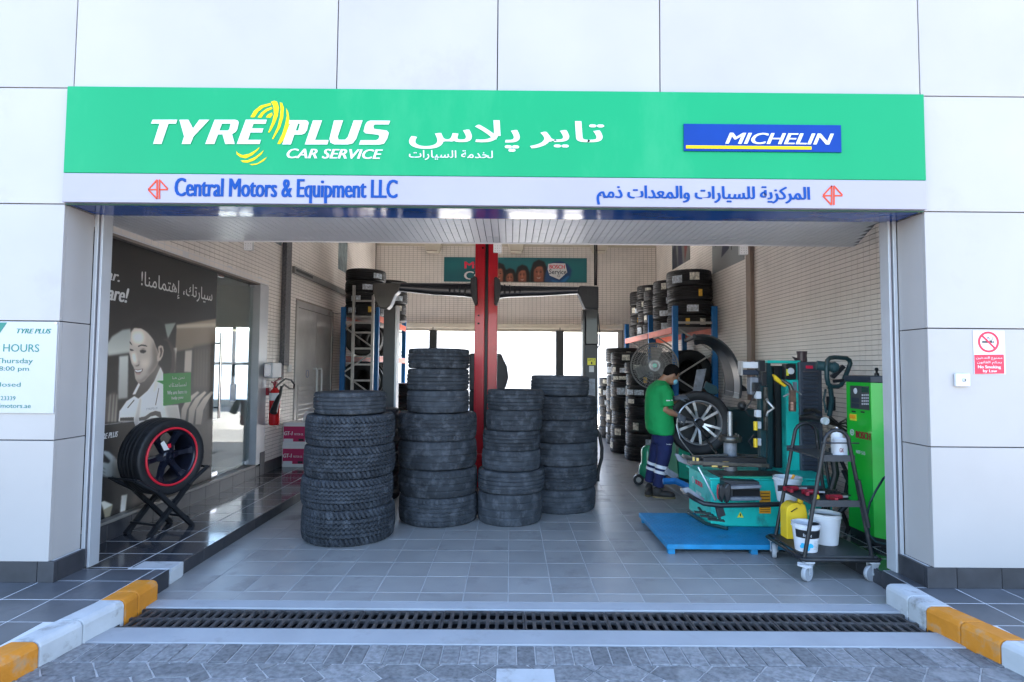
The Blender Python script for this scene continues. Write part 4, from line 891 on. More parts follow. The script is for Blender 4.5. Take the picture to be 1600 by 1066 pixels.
# display wheel with red line
def spoke_rim(o, Rr, w, zf, nsp, m, style, mline=None):
    """rim in wheel-local coordinates: axis Z, face at z = zf (front)"""
    b = MB(); b.lathe([(Rr+.004, zf-.004),(Rr+.006, zf+.004),(Rr-.004, zf+.007),(Rr-.012, zf),(Rr-.018, zf-.03),(Rr-.022, zf-w*.55),(Rr-.004, zf-w*.95),(Rr+.004, zf-w*.96),(Rr-.0, zf-w*.92),(Rr-.012, zf-w*.5),(Rr-.004,zf-.02)], (0,0,0), (0,0,1), 64, True)
    b.build('rim', m, o, True)
    b = MB(); hub = Rr*.22; zc = zf-.035
    if style == 'six':
        for k in range(nsp):
            a = 2*math.pi*k/nsp + .35; c, s = math.cos(a), math.sin(a); P = lambda r, t, z: (r*c-t*s, r*s+t*c, z)
            W0, W1 = .030, .034; prof = [(hub*.8, W0, zc+.002), (Rr*.45, .020, zc-.010), (Rr*.8, .021, zc+.010), (Rr-.014, W1, zf-.008)]
            for i in range(3):
                (r0, t0, z0), (r1, t1, z1) = prof[i], prof[i+1]
                b.add([P(r0,-t0,z0),P(r0,t0,z0),P(r1,t1,z1),P(r1,-t1,z1),P(r0,-t0*1.3,z0-.03),P(r0,t0*1.3,z0-.03),P(r1,t1*1.3,z1-.03),P(r1,-t1*1.3,z1-.03)], [(0,1,2,3),(7,6,5,4),(0,3,7,4),(1,5,6,2)] + ([(3,2,6,7)] if i == 2 else []) + ([(0,4,5,1)] if i == 0 else []))
        b.build('spoke_star', m, o, True)
        b = MB(); b.lathe([(0,zc-.03),(hub,zc-.03),(hub*1.05,zc+.004),(hub*.8,zc+.012),(.034,zc+.012),(.030,zc-.01),(0,zc-.012)], (0,0,0), (0,0,1), 32)
        for k in range(5): a = 2*math.pi*k/5; b.cyl((.047*math.cos(a), .047*math.sin(a), zc+.008), (.047*math.cos(a), .047*math.sin(a), zc+.016), .006, n=8)
        b.build('hub', m, o, True)
    else:
        for k in range(nsp):
            for d in (-.15, .15):
                a = 2*math.pi*k/nsp + .31; r0, r1 = hub*.75, Rr-.012
                p = Vector((r0*math.cos(a+d*.9), r0*math.sin(a+d*.9), zc)); q = Vector((r1*math.cos(a+d*1.45), r1*math.sin(a+d*1.45), zf-.012)); mpt = (p+q)/2+Vector((0,0,.006))
                b.bar(p, mpt, .027, .024); b.bar(mpt, q, .031, .024)
        b.build('spoke_star', m, o, True)
        b = MB(); b.lathe([(0,zc-.02),(hub*1.1,zc-.02),(hub,zc+.012),(.045,zc+.018),(0,zc+.016)], (0,0,0), (0,0,1), 32); b.build('hub', m, o, True)
    b = MB(); b.lathe([(.05,zf-w*.80),(Rr-.03,zf-w*.80),(Rr-.03,zf-w*.84),(.05,zf-w*.84)], (0,0,0), (0,0,1), 40, True)
    if style != 'six': b.build('dark_back_disc', M_black, o)  # black disc added behind the spokes so the gaps between them look dark
    return o
def wheel(name, label, cat, face_c, n, Rt, w, Rr, style, m, pat='new', redline=False, spin=0):
    o = thing(name, label, cat, (0,0,0)); n = Vector(n).normalized()
    me = TM[pat].copy(); k = Rt/.35; kz = w/.22; sc = Matrix.Diagonal((k, k, kz, 1)); me.transform(Matrix.Translation((0,0,-w)) @ sc)
    n_ = len(me.vertices); co = np.empty(n_*3); me.vertices.foreach_get('co', co); co = co.reshape(-1,3); r_ = np.hypot(co[:,0], co[:,1]); rb = .20*k if pat != 'at' else .215*k
    rn = Rr + (r_-rb)*(Rt-Rr)/(Rt-rb); f = np.where(r_ > 0, rn/r_, 1); co[:,0] *= f; co[:,1] *= f; me.vertices.foreach_set('co', co.ravel()); me.update(); addpart('tyre', me, o)
    spoke_rim(o, Rr, w, -.022, 6 if style == 'six' else 5, m, style)
    if redline: b = MB(); b.lathe([(Rr+.004,-.010),(Rr+.004,-.003),(Rr+.012,.0005),(Rr+.020,-.0025),(Rr+.022,-.012)], (0,0,0), (0,0,1), 72); b.build('red_ring', M_rimred, o, True)
    q = n.to_track_quat('Z', 'X'); o.rotation_euler = (q.to_matrix() @ Matrix.Rotation(spin, 3, 'Z')).to_euler(); o.location = face_c; return o
nW = Vector((.94, -.34, 0)).normalized(); fc = Vector((-2.925, 4.99, .742))
dw = wheel('display_wheel', 'dark six spoke display wheel with a thin red ring on a folding stand', 'wheel', fc, nW, .332, .25, .232, 'six', M_darkrim, 'new', True, .3)
b = MB(); b.prism([(.065,.0,.0),(.16,.03,.0),(.15,.065,.0),(.075,.05,.0)], (0,0,.001)); b.v = [(x, y, z-.028) for x, y, z in b.v]; b.build('paper_tag', M_white, dw)
b = MB(); b.prism([(.075,-.02,-.028),(.11,-.025,-.028),(.115,.005,-.028),(.08,.01,-.028)], (0,0,.0015)); b.build('paper_tag', M_rimred, dw)
st = thing('wheel_stand', 'black folding stand with crossed legs under the display wheel', 'stand', (-3.02, 5.04, .1))
d = Vector((.34, .94, 0)).normalized(); cen = Vector((-2.925, 4.99, 0))-nW*.125
for sgn in (-1, 1):
    c0 = cen + nW*sgn*.135; top = []
    for s2 in (-1, 1):
        foot = c0 + d*s2*.20 + Vector((0,0,.10)); head = c0 - d*s2*.16 + Vector((0,0,.47)); tip = c0 - d*s2*.36 + Vector((0,0,.60)); b = MB()
        off = nW*(.012*s2); b.bar(foot+off, head+off, .032, .040, up=nW); b.tube([head+off, head+off+(tip-head)*.35, tip+off], .017, 10); b.build('leg', M_blackm, st)
for s2 in (-1, 1):
    for (k, z) in ((.155, .19), (-.36, .60), (-.16, .47)):
        a = cen + d*s2*(k if k > 0 else k) + Vector((0,0,z)); b = MB(); b.cyl(a-nW*.15, a+nW*.15, .010, n=10); b.build('crossbar', M_blackm, st)

# ------------------------------------------------------------------ alignment column with camera beam, lift posts
ac = thing('alignment_column', 'red steel column with a vertical dark slot carrying the black camera beam', 'column', (-.3, 7.5, 0))
b = MB(); cx = at(760, 500, 7.5).x; wq = .152
b.box(cx-wq, cx-.022, 7.44, 7.62, 0, 3.6, .006); b.build('column_half', M_red, ac); b = MB(); b.box(cx+.022, cx+wq-.006, 7.44, 7.62, 0, 3.6, .006); b.build('column_half', M_red, ac)
b = MB(); b.box(cx-.021, cx+.021, 7.50, 7.60, 0, 3.6); b.build('slot_channel', M_black, ac)
b = MB(); b.box(cx-wq+.03, cx-wq+.037, 7.434, 7.4395, 0, 3.6); b.box(cx+wq-.022, cx+wq-.012, 7.425, 7.4395, 0, 3.6); b.build('edge_flange', M_red, ac)
b = MB()
for u, v in ((754.5,387.5),(747.8,493),(747.8,505.5)):
    c = at(u, v, 7.437); b.cyl(c, c+Vector((0,.004,0)), .013, n=10)
b.build('bolt_holes', M_dark, ac)
b = MB(); b.box(cx-.19, cx+.19, 7.38, 7.70, 0, .42, .01); b.build('column_foot', M_red, ac)
cb = thing('camera_beam', 'long black curved camera beam mounted across the red column', 'beam', (cx, 7.36, 2.5))
YB_ = 7.36
def beamhalf(s_):
    # outline of the left half mirrored; built as lofted rounded sections
    X0 = cx + s_*.16; X1 = at(778 if s_ > 0 else 738, 450, YB_).x
    xs_ = [at(u, 455, YB_).x for u in ((792,850,900,915) if s_ > 0 else (726,675,625,610))]
    tops = [445,445.5,446,446.5] if s_ > 0 else [442,442,442,442]; bots = [463.5,461,457.5,457.5] if s_ > 0 else [463,460.5,455.5,454.5]
    b = MB(); n = 14; secs = [(X0, 441 if s_ < 0 else 443.5, 465.5)] + list(zip(xs_, tops, bots)); V = []
    for x, vt, vb in secs:
        zt, zb = at(760, vt, YB_).z, at(760, vb, YB_).z; c = (zt+zb)/2; h = (zt-zb)/2
        for k in range(n):
            a = 2*math.pi*k/n; ca, sa = math.cos(a), math.sin(a); V.append((x, YB_ + .075 + .075*math.copysign(abs(ca)**.55, ca), c + h*math.copysign(abs(sa)**.7, sa)))
    F = [(i*n+k, i*n+(k+1)%n, (i+1)*n+(k+1)%n, (i+1)*n+k) for i in range(len(secs)-1) for k in range(n)] + [tuple(range(n)), tuple(range(4*n, 5*n))]
    b.add(V, F); return b.build('beam_arm', M_beam, cb, True)
for s_ in (-1, 1): beamhalf(s_)
for s_, px in ((-1, [(582,442.5),(626,442.5),(622,456),(617,460),(609,478),(604,482.5),(593,481.5),(586,470),(583,455)]), (1, [(905,446.5),(935.5,447.5),(935.5,482.5),(914,482),(907,465),(903,458)])):
    b = MB(); b.plate(px, YB_-.012, .19); b.build('camera_pod', M_beam2 if s_ > 0 else mat('pod_bronze', (.062,.058,.052), .35, var=.1), cb, bevel=.014)
    b = MB(); u0 = 589 if s_ < 0 else 918
    for k in range(7): c = at(u0+k*2.2, 452, YB_-.013); e = at(u0+k*2.2, 464 if s_ < 0 else 463, YB_-.013); b.bar(c, e, .003, .004)
    b.build('vent_grille', M_post, cb)
for px in ([(735,435),(742,431.5),(745,433),(746,474),(742,477.5),(737,465),(735,455)], [(772,434),(775,432),(781,437),(783,448),(781,463),(776,477.5),(772,475)]):
    b = MB(); b.plate(px, YB_-.035, .17); b.build('collar', M_beam2, cb, bevel=.008)
for us in ((702.5,710,718,726.5), (788.5,796.5,804.5,812.5)):
    for k, u in enumerate(us):
        b = MB(); h = 5.0+abs(k if us[0] < 760 else 3-k)*.9; b.tube([at(u, 452.5-h, YB_-.002), at(u, 452.5+h, YB_-.006)], .0105, 10); b.build('louvre', M_beam, cb, True)
hp = thing('hose_riser', 'thin black hose rising from the right end of the camera beam', 'hose', at(931, 440, 7.5))
b = MB(); b.tube([at(929.5, 372, 7.6), at(929.5, 410, 7.6), at(929.5, 446, 7.52)], .012, 8); b.tube([at(932.5, 372, 7.6), at(932.5, 410, 7.6), at(932, 446, 7.52)], .010, 8); b.build('hoses', M_black, hp, True)
lp = thing('lift_post', 'flat dark grey lift post with a pale edge below the left end of the beam', 'lift post', at(609, 790, 8.1))
b = MB(); p0, p1 = at(600, 479, 8.1), at(617.6, 479, 8.1); b.box(p0.x, p1.x, 8.1, 8.32, 0, p0.z, .004); b.build('post_body', M_post, lp)
b = MB(); p2 = at(620.6, 479, 8.1); b.box(p1.x+.001, p2.x, 8.11, 8.30, 0, p0.z+.01); b.build('edge_strip', M_rail, lp)
b = MB(); c = at(608, 479, 8.2); b.cyl(c, c+Vector((0,0,.06)), .03, n=10); b.build('top_pin', M_blackm, lp)
b = MB(); b.box(p0.x-.08, p2.x+.08, 8.0, 8.5, 0, .03); b.build('base_plate', M_post, lp)
lp = thing('lift_post', 'black lift post with a yellow tag below the right end of the beam', 'lift post', at(922, 790, 8.0))
b = MB(); p0, p1 = at(914, 538, 8.0), at(934, 538, 8.0); b.box(p0.x, p1.x, 8.0, 8.2, 0, p0.z, .004); b.build('post_body', M_post, lp)
b = MB(); p0, p1 = at(911.5, 483, 7.95), at(936, 539, 7.95); b.box(p0.x+.03, p1.x-.01, 7.95, 8.2, p1.z, p0.z+.05, .012); b.box(p0.x, p0.x+.028, 8.0, 8.2, p1.z-.6, p0.z); b.build('drive_housing', M_beam, lp, bevel=.01)
b = MB(); b.tube([at(934.5,490,7.95), at(937,520,7.93), at(936.5,540,7.93), at(932,545,7.94)], .009, 8); b.build('hydraulic_pipe', M_post, lp, True)
b = MB(); q0, q1 = at(918, 570.5, 7.99), at(930.6, 559.8, 7.99); b.box(q0.x, q1.x, 7.990, 7.998, q0.z, q1.z); b.build('yellow_tag', M_ylab2, lp)
let_front('LIFT 2', 919, 561, 929.6, 564, 7.9895, M_black, lp, depth=.001); let_front('1', 923.5, 565.5, 925.5, 569.5, 7.9895, M_black, lp, depth=.001)
b = MB(); q0, q1 = at(920.5, 581.5, 7.99), at(928, 572, 7.99); b.box(q0.x, q1.x, 7.990, 7.998, q0.z, q1.z); b.build('white_tag', M_white, lp)
b = MB(); q0, q1 = at(918, 620, 7.99), at(930, 592, 7.99); b.box(q0.x, q1.x, 7.985, 7.998, q0.z, q1.z, .004); b.build('control_box', M_wornst, lp)
for u, v, w_, lab in ((676.5, 515.5, 5.6, 'short dark post with a pin on top behind the tallest worn stack'), (875, 516.5, 5.8, 'short dark post with a pin on top behind the rightmost worn stack')):
    o = thing('guide_post', lab, 'post', at(u, 715, 10)); p0, p1 = at(u-w_, v, 10), at(u+w_, v, 10); b = MB(); b.box(p0.x, p1.x, 10, 10.12, 0, p0.z, .004); b.build('post_body', M_post, o)
    b = MB(); c = at(u, v, 10.05); b.cyl(c, c+Vector((0,0,.05)), .008, n=8); b.build('pin', M_blackm, o)
    b = MB(); b.box(p0.x-.1, p1.x+.1, 9.95, 10.2, 0, .02); b.build('foot_plate', M_post, o)
cm = thing('covered_machine', 'dark covered machine with faceted hood behind the red column', 'machine', at(765, 700, 8.6))
b = MB(); b.plate([(733,552),(783,552.5),(786,560),(792,572),(794.5,590),(791,603),(787,611),(768,611),(745,611),(733,611)], 8.6, .35); b.build('hood', M_post, cm, bevel=.03)
b = MB(); p0, p1 = at(733, 611, 8.6), at(784, 611, 8.6); b.box(p0.x, p1.x, 8.65, 9.0, 0, p0.z, .01); b.build('cabinet', M_black, cm)
bc = thing('black_cable', 'black rubber hose hanging beside the rightmost worn stack', 'hose', at(935, 720, 6.9))
b = MB(); b.tube([at(930,668,6.9), at(937,682,6.9), at(940.5,700,6.9), at(940,716,6.9), at(936,730,6.9), at(934,742,6.9), at(934,752,6.9)], .022, 10); b.build('hose', M_black, bc, True)

# rear wall: banner, three cream boxes
bn = thing('rear_banner', 'teal banner with four smiling faces and a service badge on the rear wall', 'banner', (0, YB, 3.9)); BY = YB-.02
q0, q1 = at(693.5, 440, BY), at(917, 403.5, BY); BW, BH = 672, int(672*(q1.z-q0.z)/(q1.x-q0.x)); cv = Canvas(BW, BH, (.012,.34,.37)); kx = BW/(q1.x-q0.x)
def bp_(pts): # positions on an enlarged view of the photograph (6.4 times, from 680, 390)
    return [((at(680+x/6.4, 390+y/6.4, BY).x-q0.x)*kx, (q1.z-at(680+x/6.4, 390+y/6.4, BY).z)*kx) for x, y in pts]
cv.poly(bp_([(80,80),(1525,90),(1525,330),(1200,330),(700,140),(80,220)]), (.014,.40,.42), 20)
for hx, hy, s_, k in ((635,230,1.0,0), (745,270,.85,1), (870,245,.95,2), (1035,215,1.15,3)):
    P = lambda pts: bp_([(hx+x*s_, hy+y*s_) for x, y in pts])
    cv.poly(P([(-75,110),(-70,0),(-45,-75),(0,-98),(50,-80),(78,-10),(80,110)]), (.035,.025,.025), 3)
    cv.poly(P([(-42,100),(-46,20),(-36,-35),(0,-52),(36,-35),(46,20),(42,100)]), (.62,.36,.27), 3, grad=(.50,.27,.19))
    cv.poly(P([(-42,-10),(-30,-48),(0,-56),(40,-36),(20,-44),(-14,-38)]), (.018,.014,.014), 2)
    for ex in (-18, 18): cv.ell(*P([(ex, 8)])[0], 4.2*s_, 1.8*s_, (.02,.015,.015), .5); cv.poly(P([(ex-12,-6),(ex,-11),(ex+12,-7),(ex,-7)]), (.03,.02,.02), .5)
    cv.poly(P([(-5,10),(4,10),(8,34),(-6,36)]), (.70,.44,.34), 1.5); cv.poly(P([(-20,52),(0,58),(20,50),(10,66),(-8,67)]), (.70,.60,.56), .8)
cv.poly(bp_([(1090,330),(1100,240),(1120,170),(1180,125),(1260,115),(1330,150),(1365,210),(1350,280),(1300,328)]), (.02,.22,.40), 3); cv.poly(bp_([(1150,300),(1250,320),(1330,260),(1345,270),(1300,325),(1180,325)]), (.05,.40,.60), 3)
print_sheet('banner_sheet', print_mat('banner_print', cv.image('banner_picture'), .5, 0), (q0.x, BY, q0.z), (q1.x-q0.x,0,0), (0,0,q1.z-q0.z), bn)
px_shape('badge_plate', [[(1130,145),(1185,137),(1300,140),(1320,230),(1240,300),(1145,260),(1125,200)]], BY-.009, M_white, bn, .004, 680, 390, 6.4)
let_front('BOSCH', 858.5, 414, 882.5, 420, BY-.0095, M_nored, bn, strike=3); let_front('Service', 858, 421, 885, 428.5, BY-.0095, M_navy, bn, offset=.01)
c = at(873, 431, BY-.0095); b = MB(); b.ring(c, (0,-1,0), .026, .034, .002, 24); b.bar(c+Vector((-.02,0,0)), c+Vector((.02,0,0)), .010, .003); b.build('armature_mark', M_navy, bn)
let_front('My', 725.5, 409, 752, 423, BY-.006, M_nored, bn, strike=3); let_front('Car', 725, 424, 760, 437, BY-.006, M_white, bn, strike=3)
for u0, u1, lab in ((660,690,'cream box unit high on the rear wall, leftmost of three'), (792,820.5,'cream box unit high on the rear wall, middle of three'), (922,952,'cream box unit high on the rear wall, rightmost of three')):
    o = thing('wall_unit', lab, 'wall unit', at((u0+u1)/2, 386, YB), 'cream box units along the top of the rear wall'); p0, p1 = at(u0, 393, 13.45), at(u1, 378, 13.45)
    b = MB(); b.prism([(p0.x,13.45,p1.z+.06),(p0.x+.07,13.45,p0.z+.05),(p0.x+.09,13.45,p0.z),(p1.x-.09,13.45,p0.z),(p1.x-.05,13.45,p0.z+.05),(p1.x,13.45,p1.z+.06)], (0,.245,0)); b.build('casing', M_cream, o, bevel=.01)
    b = MB(); b.box(p0.x+.1, p1.x-.1, 13.444, 13.449, p0.z+.02, p0.z+.03); b.build('grille_line', M_brown, o)

# left wall fittings
WX = XL
def wallbox(name, u0, v0, u1, v1, th, m, parent, bev=.003, X=None):
    X = WX if X is None else X; s_ = 1 if X < 0 else -1; p, q = atX(u0, v1, X), atX(u1, v0, X); y0, y1 = sorted((p.y, q.y)); b = MB(); x0, x1 = sorted((X + s_*.003, X+s_*th)); b.box(x0, x1, y0, y1, p.z, q.z, bev); return b.build(name, m, parent)
cd = thing('cable_trunking', 'speckled dark grey vertical trunking on the left wall beside the metal door', 'trunking', atX(450, 500, WX))
p = atX(450, 400, WX+.05); b = MB(); b.box(WX+.003, WX+.07, p.y-.09, p.y+.10, 1.55, 4.5, .004); b.build('trunking_body', M_trunk, cd); b = MB(); b.box(WX+.003, WX+.05, p.y-.12, p.y-.03, 1.35, 1.62, .004); b.build('end_piece', M_trunk, cd)
hr = thing('horizontal_rail', 'grey horizontal rail running back along the left wall above the door', 'rail', atX(470, 430, WX)); p0 = atX(456, 421, WX); b = MB(); b.box(WX+.003, WX+.05, p0.y, 12.8, p0.z-.05, p0.z+.05, .004); b.build('rail_body', mat('rail_grey', (.22,.215,.21), .5), hr); b = MB(); b.box(WX+.051, WX+.056, p0.y+.05, p0.y+.75, p0.z-.02, p0.z+.02); b.build('slot', M_black, hr)
so_ = thing('wall_socket', 'small white socket beside the trunking on the left wall', 'socket', atX(452, 578, WX)); wallbox('socket_plate', 448, 570, 453, 581, .03, M_white, so_)
sp_ = thing('wall_socket', 'small white switch right of the black dispenser on the left wall', 'socket', atX(431, 575, WX)); wallbox('switch_plate', 429, 567, 433, 577, .02, M_white, sp_)
di = thing('paper_dispenser', 'white and black wall dispenser above the fire extinguisher', 'dispenser', atX(420, 580, WX)); wallbox('casing', 411.5, 567, 427, 591, .12, M_whiteP, di, .01); 
p0, p1 = atX(411.9, 590, WX+.12), atX(423, 568, WX+.12); b = MB(); b.box(WX+.118, WX+.126, p0.y, p1.y, p0.z+.01, p1.z-.01, .004); b.build('front_cover', M_dispenser, di)
wp = thing('wall_poster', 'blue grey price poster high on the left wall near the rear', 'poster', atX(535, 400, WX)); wallbox('poster_sheet', 528, 372, 542.5, 420, .008, mat('poster_bluegrey', (.22,.28,.30), .5, var=.35, vs=9), wp, 0)
wp = thing('high_window', 'small dark framed picture high on the left wall under the bulkhead', 'picture', atX(430, 380, WX)); p0, p1 = atX(414, 384, WX), atX(438, 384, WX); b = MB(); b.box(WX+.003, WX+.02, p0.y, p1.y, p1.z-.0, p1.z+.5); b.build('picture_panel', mat('picture_dark', (.12,.15,.16), .3, var=.3, vs=5), wp)
# metal double door with louvre
md = thing('metal_door', 'grey metal double door with louvre and pull handles in the left wall', 'door', (WX, 9.5, .1))
ya, yb, zt, zb = 8.64, 10.44, 2.55, .10; ym = atX(492, 600, WX).y
b = MB(); b.box(WX-.01, WX+.018, ya, ya+.07, zb, zt); b.box(WX-.01, WX+.018, yb-.07, yb, zb, zt); b.box(WX-.01, WX+.018, ya+.07, yb-.07, zt-.10, zt); b.build('door_frame', M_door, md)
for y0, y1 in ((ya+.075, ym-.004), (ym+.004, yb-.075)):
    b = MB(); b.box(WX-.005, WX+.004, y0, y1, .12, zt-.105, .002); lf = b.build('door_leaf', M_door, md)
    z0, z1 = .42, 1.22; b = MB(); b.box(WX+.0045, WX+.012, y0+.10, y1-.08, z0-.03, z0); b.box(WX+.0045, WX+.012, y0+.10, y1-.08, z1, z1+.03); b.box(WX+.0045, WX+.012, y0+.07, y0+.10, z0-.03, z1+.03); b.box(WX+.0045, WX+.012, y1-.08, y1-.05, z0-.03, z1+.03); b.build('louvre_frame', M_door, lf)
    n = 11
    for k in range(n):
        z = z0+(z1-z0)*(k+.5)/n; b = MB(); b.prism([(WX+.005, y0+.10, z+.030), (WX+.024, y0+.10, z-.022), (WX+.024, y0+.10, z-.027), (WX+.005, y0+.10, z+.012)], (0, y1-y0-.18, 0)); b.build('louvre_slat', M_door, lf)
for y, nm in ((ym-.10, 'pull_handle'), (ym+.14, 'pull_handle')):
    z0, z1 = 1.02, 1.50; b = MB(); b.tube([(WX-.01,y,z0),(WX+.055,y,z0),(WX+.065,y,z0+.03),(WX+.065,y,z1-.03),(WX+.055,y,z1),(WX-.01,y,z1)], .016, 10); b.build(nm, M_rail, md, True)
for z in (.5, 1.2, 2.05, 2.3): b = MB(); b.cyl((WX+.015, yb-.07, z-.05), (WX+.015, yb-.07, z+.05), .014, n=10); b.build('hinge', M_steel, md)
b = MB(); b.box(WX+.01, WX+.05, yb-.3, yb-.12, 2.47, 2.52); b.bar((WX+.05, yb-.2, 2.51), (WX+.33, yb+.1, 2.51), .02, .015); b.build('door_closer', M_steel, md)
b = MB(); c = Vector((WX+.0045, ya+.55, 1.42)); b.ring(c, (1,0,0), .055, .062, .002, 24); b.build('round_mark', M_bluelet, md)
ab = thing('ladder', 'steel ladder leaning upright against the left rack', 'ladder', at(566, 700, 10)); pL, pR = at(549.5, 446, 9.95), at(583, 462, 9.95); xl, xr = at(551, 560, 9.95).x, at(581.5, 560, 9.95).x
for x, zt in ((xl, pL.z), (xr, pR.z)): b = MB(); b.box(x-.022, x+.022, 9.92, 9.98, 0, zt, .003); b.build('rail', M_steel, ab)
for k in range(10):
    z = .28*k+.18
    if z < pR.z: b = MB(); b.box(xl+.023, xr-.023, 9.935, 9.965, z-.017, z+.017, .004); b.build('rung', M_steel, ab)
fe = thing('fire_extinguisher', 'red fire extinguisher with black horn hung on the left wall', 'fire extinguisher', atX(429, 640, WX))
c = atX(428.5, 664, WX+.11); zt = atX(428.5, 606, WX+.11).z; yy = c.y; xx = WX+.11; r_ = .072
b = MB(); b.lathe([(0,0),(r_*.9,0),(r_,.02),(r_,zt-c.z-.10),(r_*.85,zt-c.z-.05),(r_*.45,zt-c.z-.01),(.022,zt-c.z+.01),(.022,zt-c.z+.03),(0,zt-c.z+.03)], (xx,yy,c.z), n=28); b.build('cylinder', M_exting, fe, True)
b = MB(); b.lathe([(r_+.001,.33),(r_+.002,.33),(r_+.002,.43),(r_+.001,.43)], (xx,yy,c.z), n=28); b.build('label_band', M_white, fe)
b = MB(); z = zt+.03; b.box(xx-.02, xx+.02, yy-.03, yy+.03, z, z+.05, .004); b.bar((xx,yy-.02,z+.05),(xx,yy+.16,z+.09),.02,.012); b.bar((xx,yy-.02,z+.03),(xx,yy-.12,z+.05),.015,.015); b.build('valve', M_redred, fe)
b = MB(); T_ = lambda u, v, d_=.18: atX(u, v, WX+d_); b.tube([T_(431,605), T_(438,598), T_(446,592), T_(455,594), T_(460,601), T_(459,608), T_(452,607), T_(444,601), T_(440,606)], .012, 8); b.build('hose', M_black, fe, True)
b = MB(); b.tube([T_(440,604), T_(437,618), T_(431,632), T_(427,645)], [.016,.026,.040,.048], 12); b.build('horn', M_blackm, fe, True)
b = MB(); b.box(WX+.004, WX+.04, yy-.05, yy+.05, zt-.1, zt, .003); b.build('wall_bracket', M_redred, fe)
# cartons
def carton(z0, lab, dx=0):
    o = thing('oil_carton', lab, 'carton', (-3.1, 8.2, z0)); f0 = atZ_ = at(441, 730, 8.18); x0, x1 = at(441, 700, 8.18).x+dx, at(477, 700, 8.18).x+dx; h = .315
    b = MB(); b.box(x0, x1, 8.18, 8.50, z0, z0+h, .003); b.build('box', M_cwhite, o)
    b = MB(); b.box(x0+.012, x1-.012, 8.174, 8.1785, z0+.045, z0+h-.055); b.build('printed_front', M_carton, o)
    b = MB(); b.box(x0+.02, x0+.15, 8.170, 8.1735, z0+.03, z0+.085); b.build('white_label', M_white, o); b = MB(); b.box(x1-.10, x1-.03, 8.170, 8.1735, z0+.055, z0+.085); b.build('barcode', M_black, o)
    lettering('GT-1', (x0+.018, 8.1735, z0+.135), (.125,0,0), (0,0,.055), M_white, o, strike=3, shear=.15); lettering('MOTOR OIL', (x0+.165, 8.1735, z0+.135), (.13,0,0), (0,0,.028), M_white, o)
    b = MB(); b.box(x1+.001, x1+.004, 8.20, 8.48, z0+.045, z0+h-.055); b.build('printed_side', M_carton, o)
carton(.10, 'lower magenta and white carton by the fire extinguisher'); carton(.417, 'upper magenta and white carton by the fire extinguisher', .004)
pb = thing('paper_sheet', 'loose white paper standing on top of the upper carton', 'paper', (-2.96, 8.3, .735)); b = MB(); b.prism([(-3.0,8.25,.735),(-2.89,8.40,.735),(-2.87,8.38,.87),(-2.96,8.27,.89)], (.002,-.002,0)); b.build('sheet', M_cwhite, pb)

# right wall fittings
bt = thing('brown_trunking', 'brown vertical trunking on the right wall below the bulkhead', 'trunking', atX(1176, 480, XR)); p = atX(1176, 480, XR); b = MB(); b.box(XR-.06, XR-.001, p.y-.075, p.y+.085, 1.1, 4.5, .004); b.build('trunking_body', M_brown, bt)
pcan = Canvas(160, 200, (.50,.52,.53)); pcan.poly([(10,60),(70,20),(80,45),(20,95)], (.07,.08,.11), 1); pcan.poly([(60,90),(95,70),(90,130),(50,150)], (.03,.08,.25), 1); pcan.ell(125, 75, 22, 32, (.10,.12,.13), 1); pcan.ell(125, 75, 16, 24, (.42,.45,.46), 1); pcan.poly([(100,40),(104,38),(104,140),(100,142)], (.1,.1,.12))
o = thing('parts_poster', 'white poster with blue parts pictures high on the right wall', 'poster', atX(1135, 400, XR)); p0, p1 = atX(1163, 408, XR-.008), atX(1113, 427, XR-.008)
print_sheet('poster_sheet', print_mat('parts_print', pcan.image('parts_picture')), (XR-.008, p1.y, p1.z-.02), (0, p0.y-p1.y, 0), (0,0,.85), o)
pcan = Canvas(120, 160, (.40,.42,.42)); pcan.poly([(5,100),(25,60),(40,160),(5,160)], (.03,.12,.22), 1); pcan.poly([(45,80),(60,50),(75,160),(45,160)], (.05,.10,.25), 1); pcan.poly([(85,60),(98,50),(105,110),(88,160)], (.40,.03,.03), 1); pcan.poly([(20,40),(30,160),(24,160)], (.04,.04,.05), 1)
o = thing('tools_poster', 'grey poster with red and blue tools above the right rack', 'poster', atX(1065, 400, XR)); p0, p1 = atX(1078, 415, XR-.008), atX(1050, 420, XR-.008)
print_sheet('poster_sheet', print_mat('tools_print', pcan.image('tools_picture')), (XR-.008, p1.y, p1.z-.03), (0, p0.y-p1.y, 0), (0,0,1.0), o)

# ------------------------------------------------------------------ standing fan and green bottle
fn = thing('pedestal_fan', 'large grey wire cage fan standing behind the mechanic', 'fan', at(1022, 730, 8.3)); FC = at(1022.5, 572, 8.25); FR = .335
fax = Vector((-.22, -1, .05)).normalized()
b = MB()
def fpt(r, a, h): x = fax.cross(Vector((0,0,1))).normalized(); y = fax.cross(x); return FC + (x*math.cos(a)+y*math.sin(a))*r + fax*h
for rr, h in ((FR, .0), (FR*.995, -.06), (FR*.88,.052), (FR*.74,.075), (FR*.6,.088), (FR*.46,.096), (FR*.33,.10)): b.tube([fpt(rr, 2*math.pi*k/40, h) for k in range(40)], .0045 if rr < FR*.98 else .010, 5, closed=True)
for k in range(72):
    a = 2*math.pi*k/72; b.tube([fpt(FR, a, .0), fpt(FR*.9, a+.03, .055), fpt(FR*.6, a+.08, .088), fpt(FR*.25, a+.12, .10)], .0034, 4, caps=False)
    if k % 2: b.tube([fpt(FR, a, -.06), fpt(FR*.8, a, -.11), fpt(FR*.3, a, -.13)], .0022, 4, caps=False)
b.build('cage', mat('cage_wire', (.24,.235,.23), .5, .2), fn, kind='stuff')
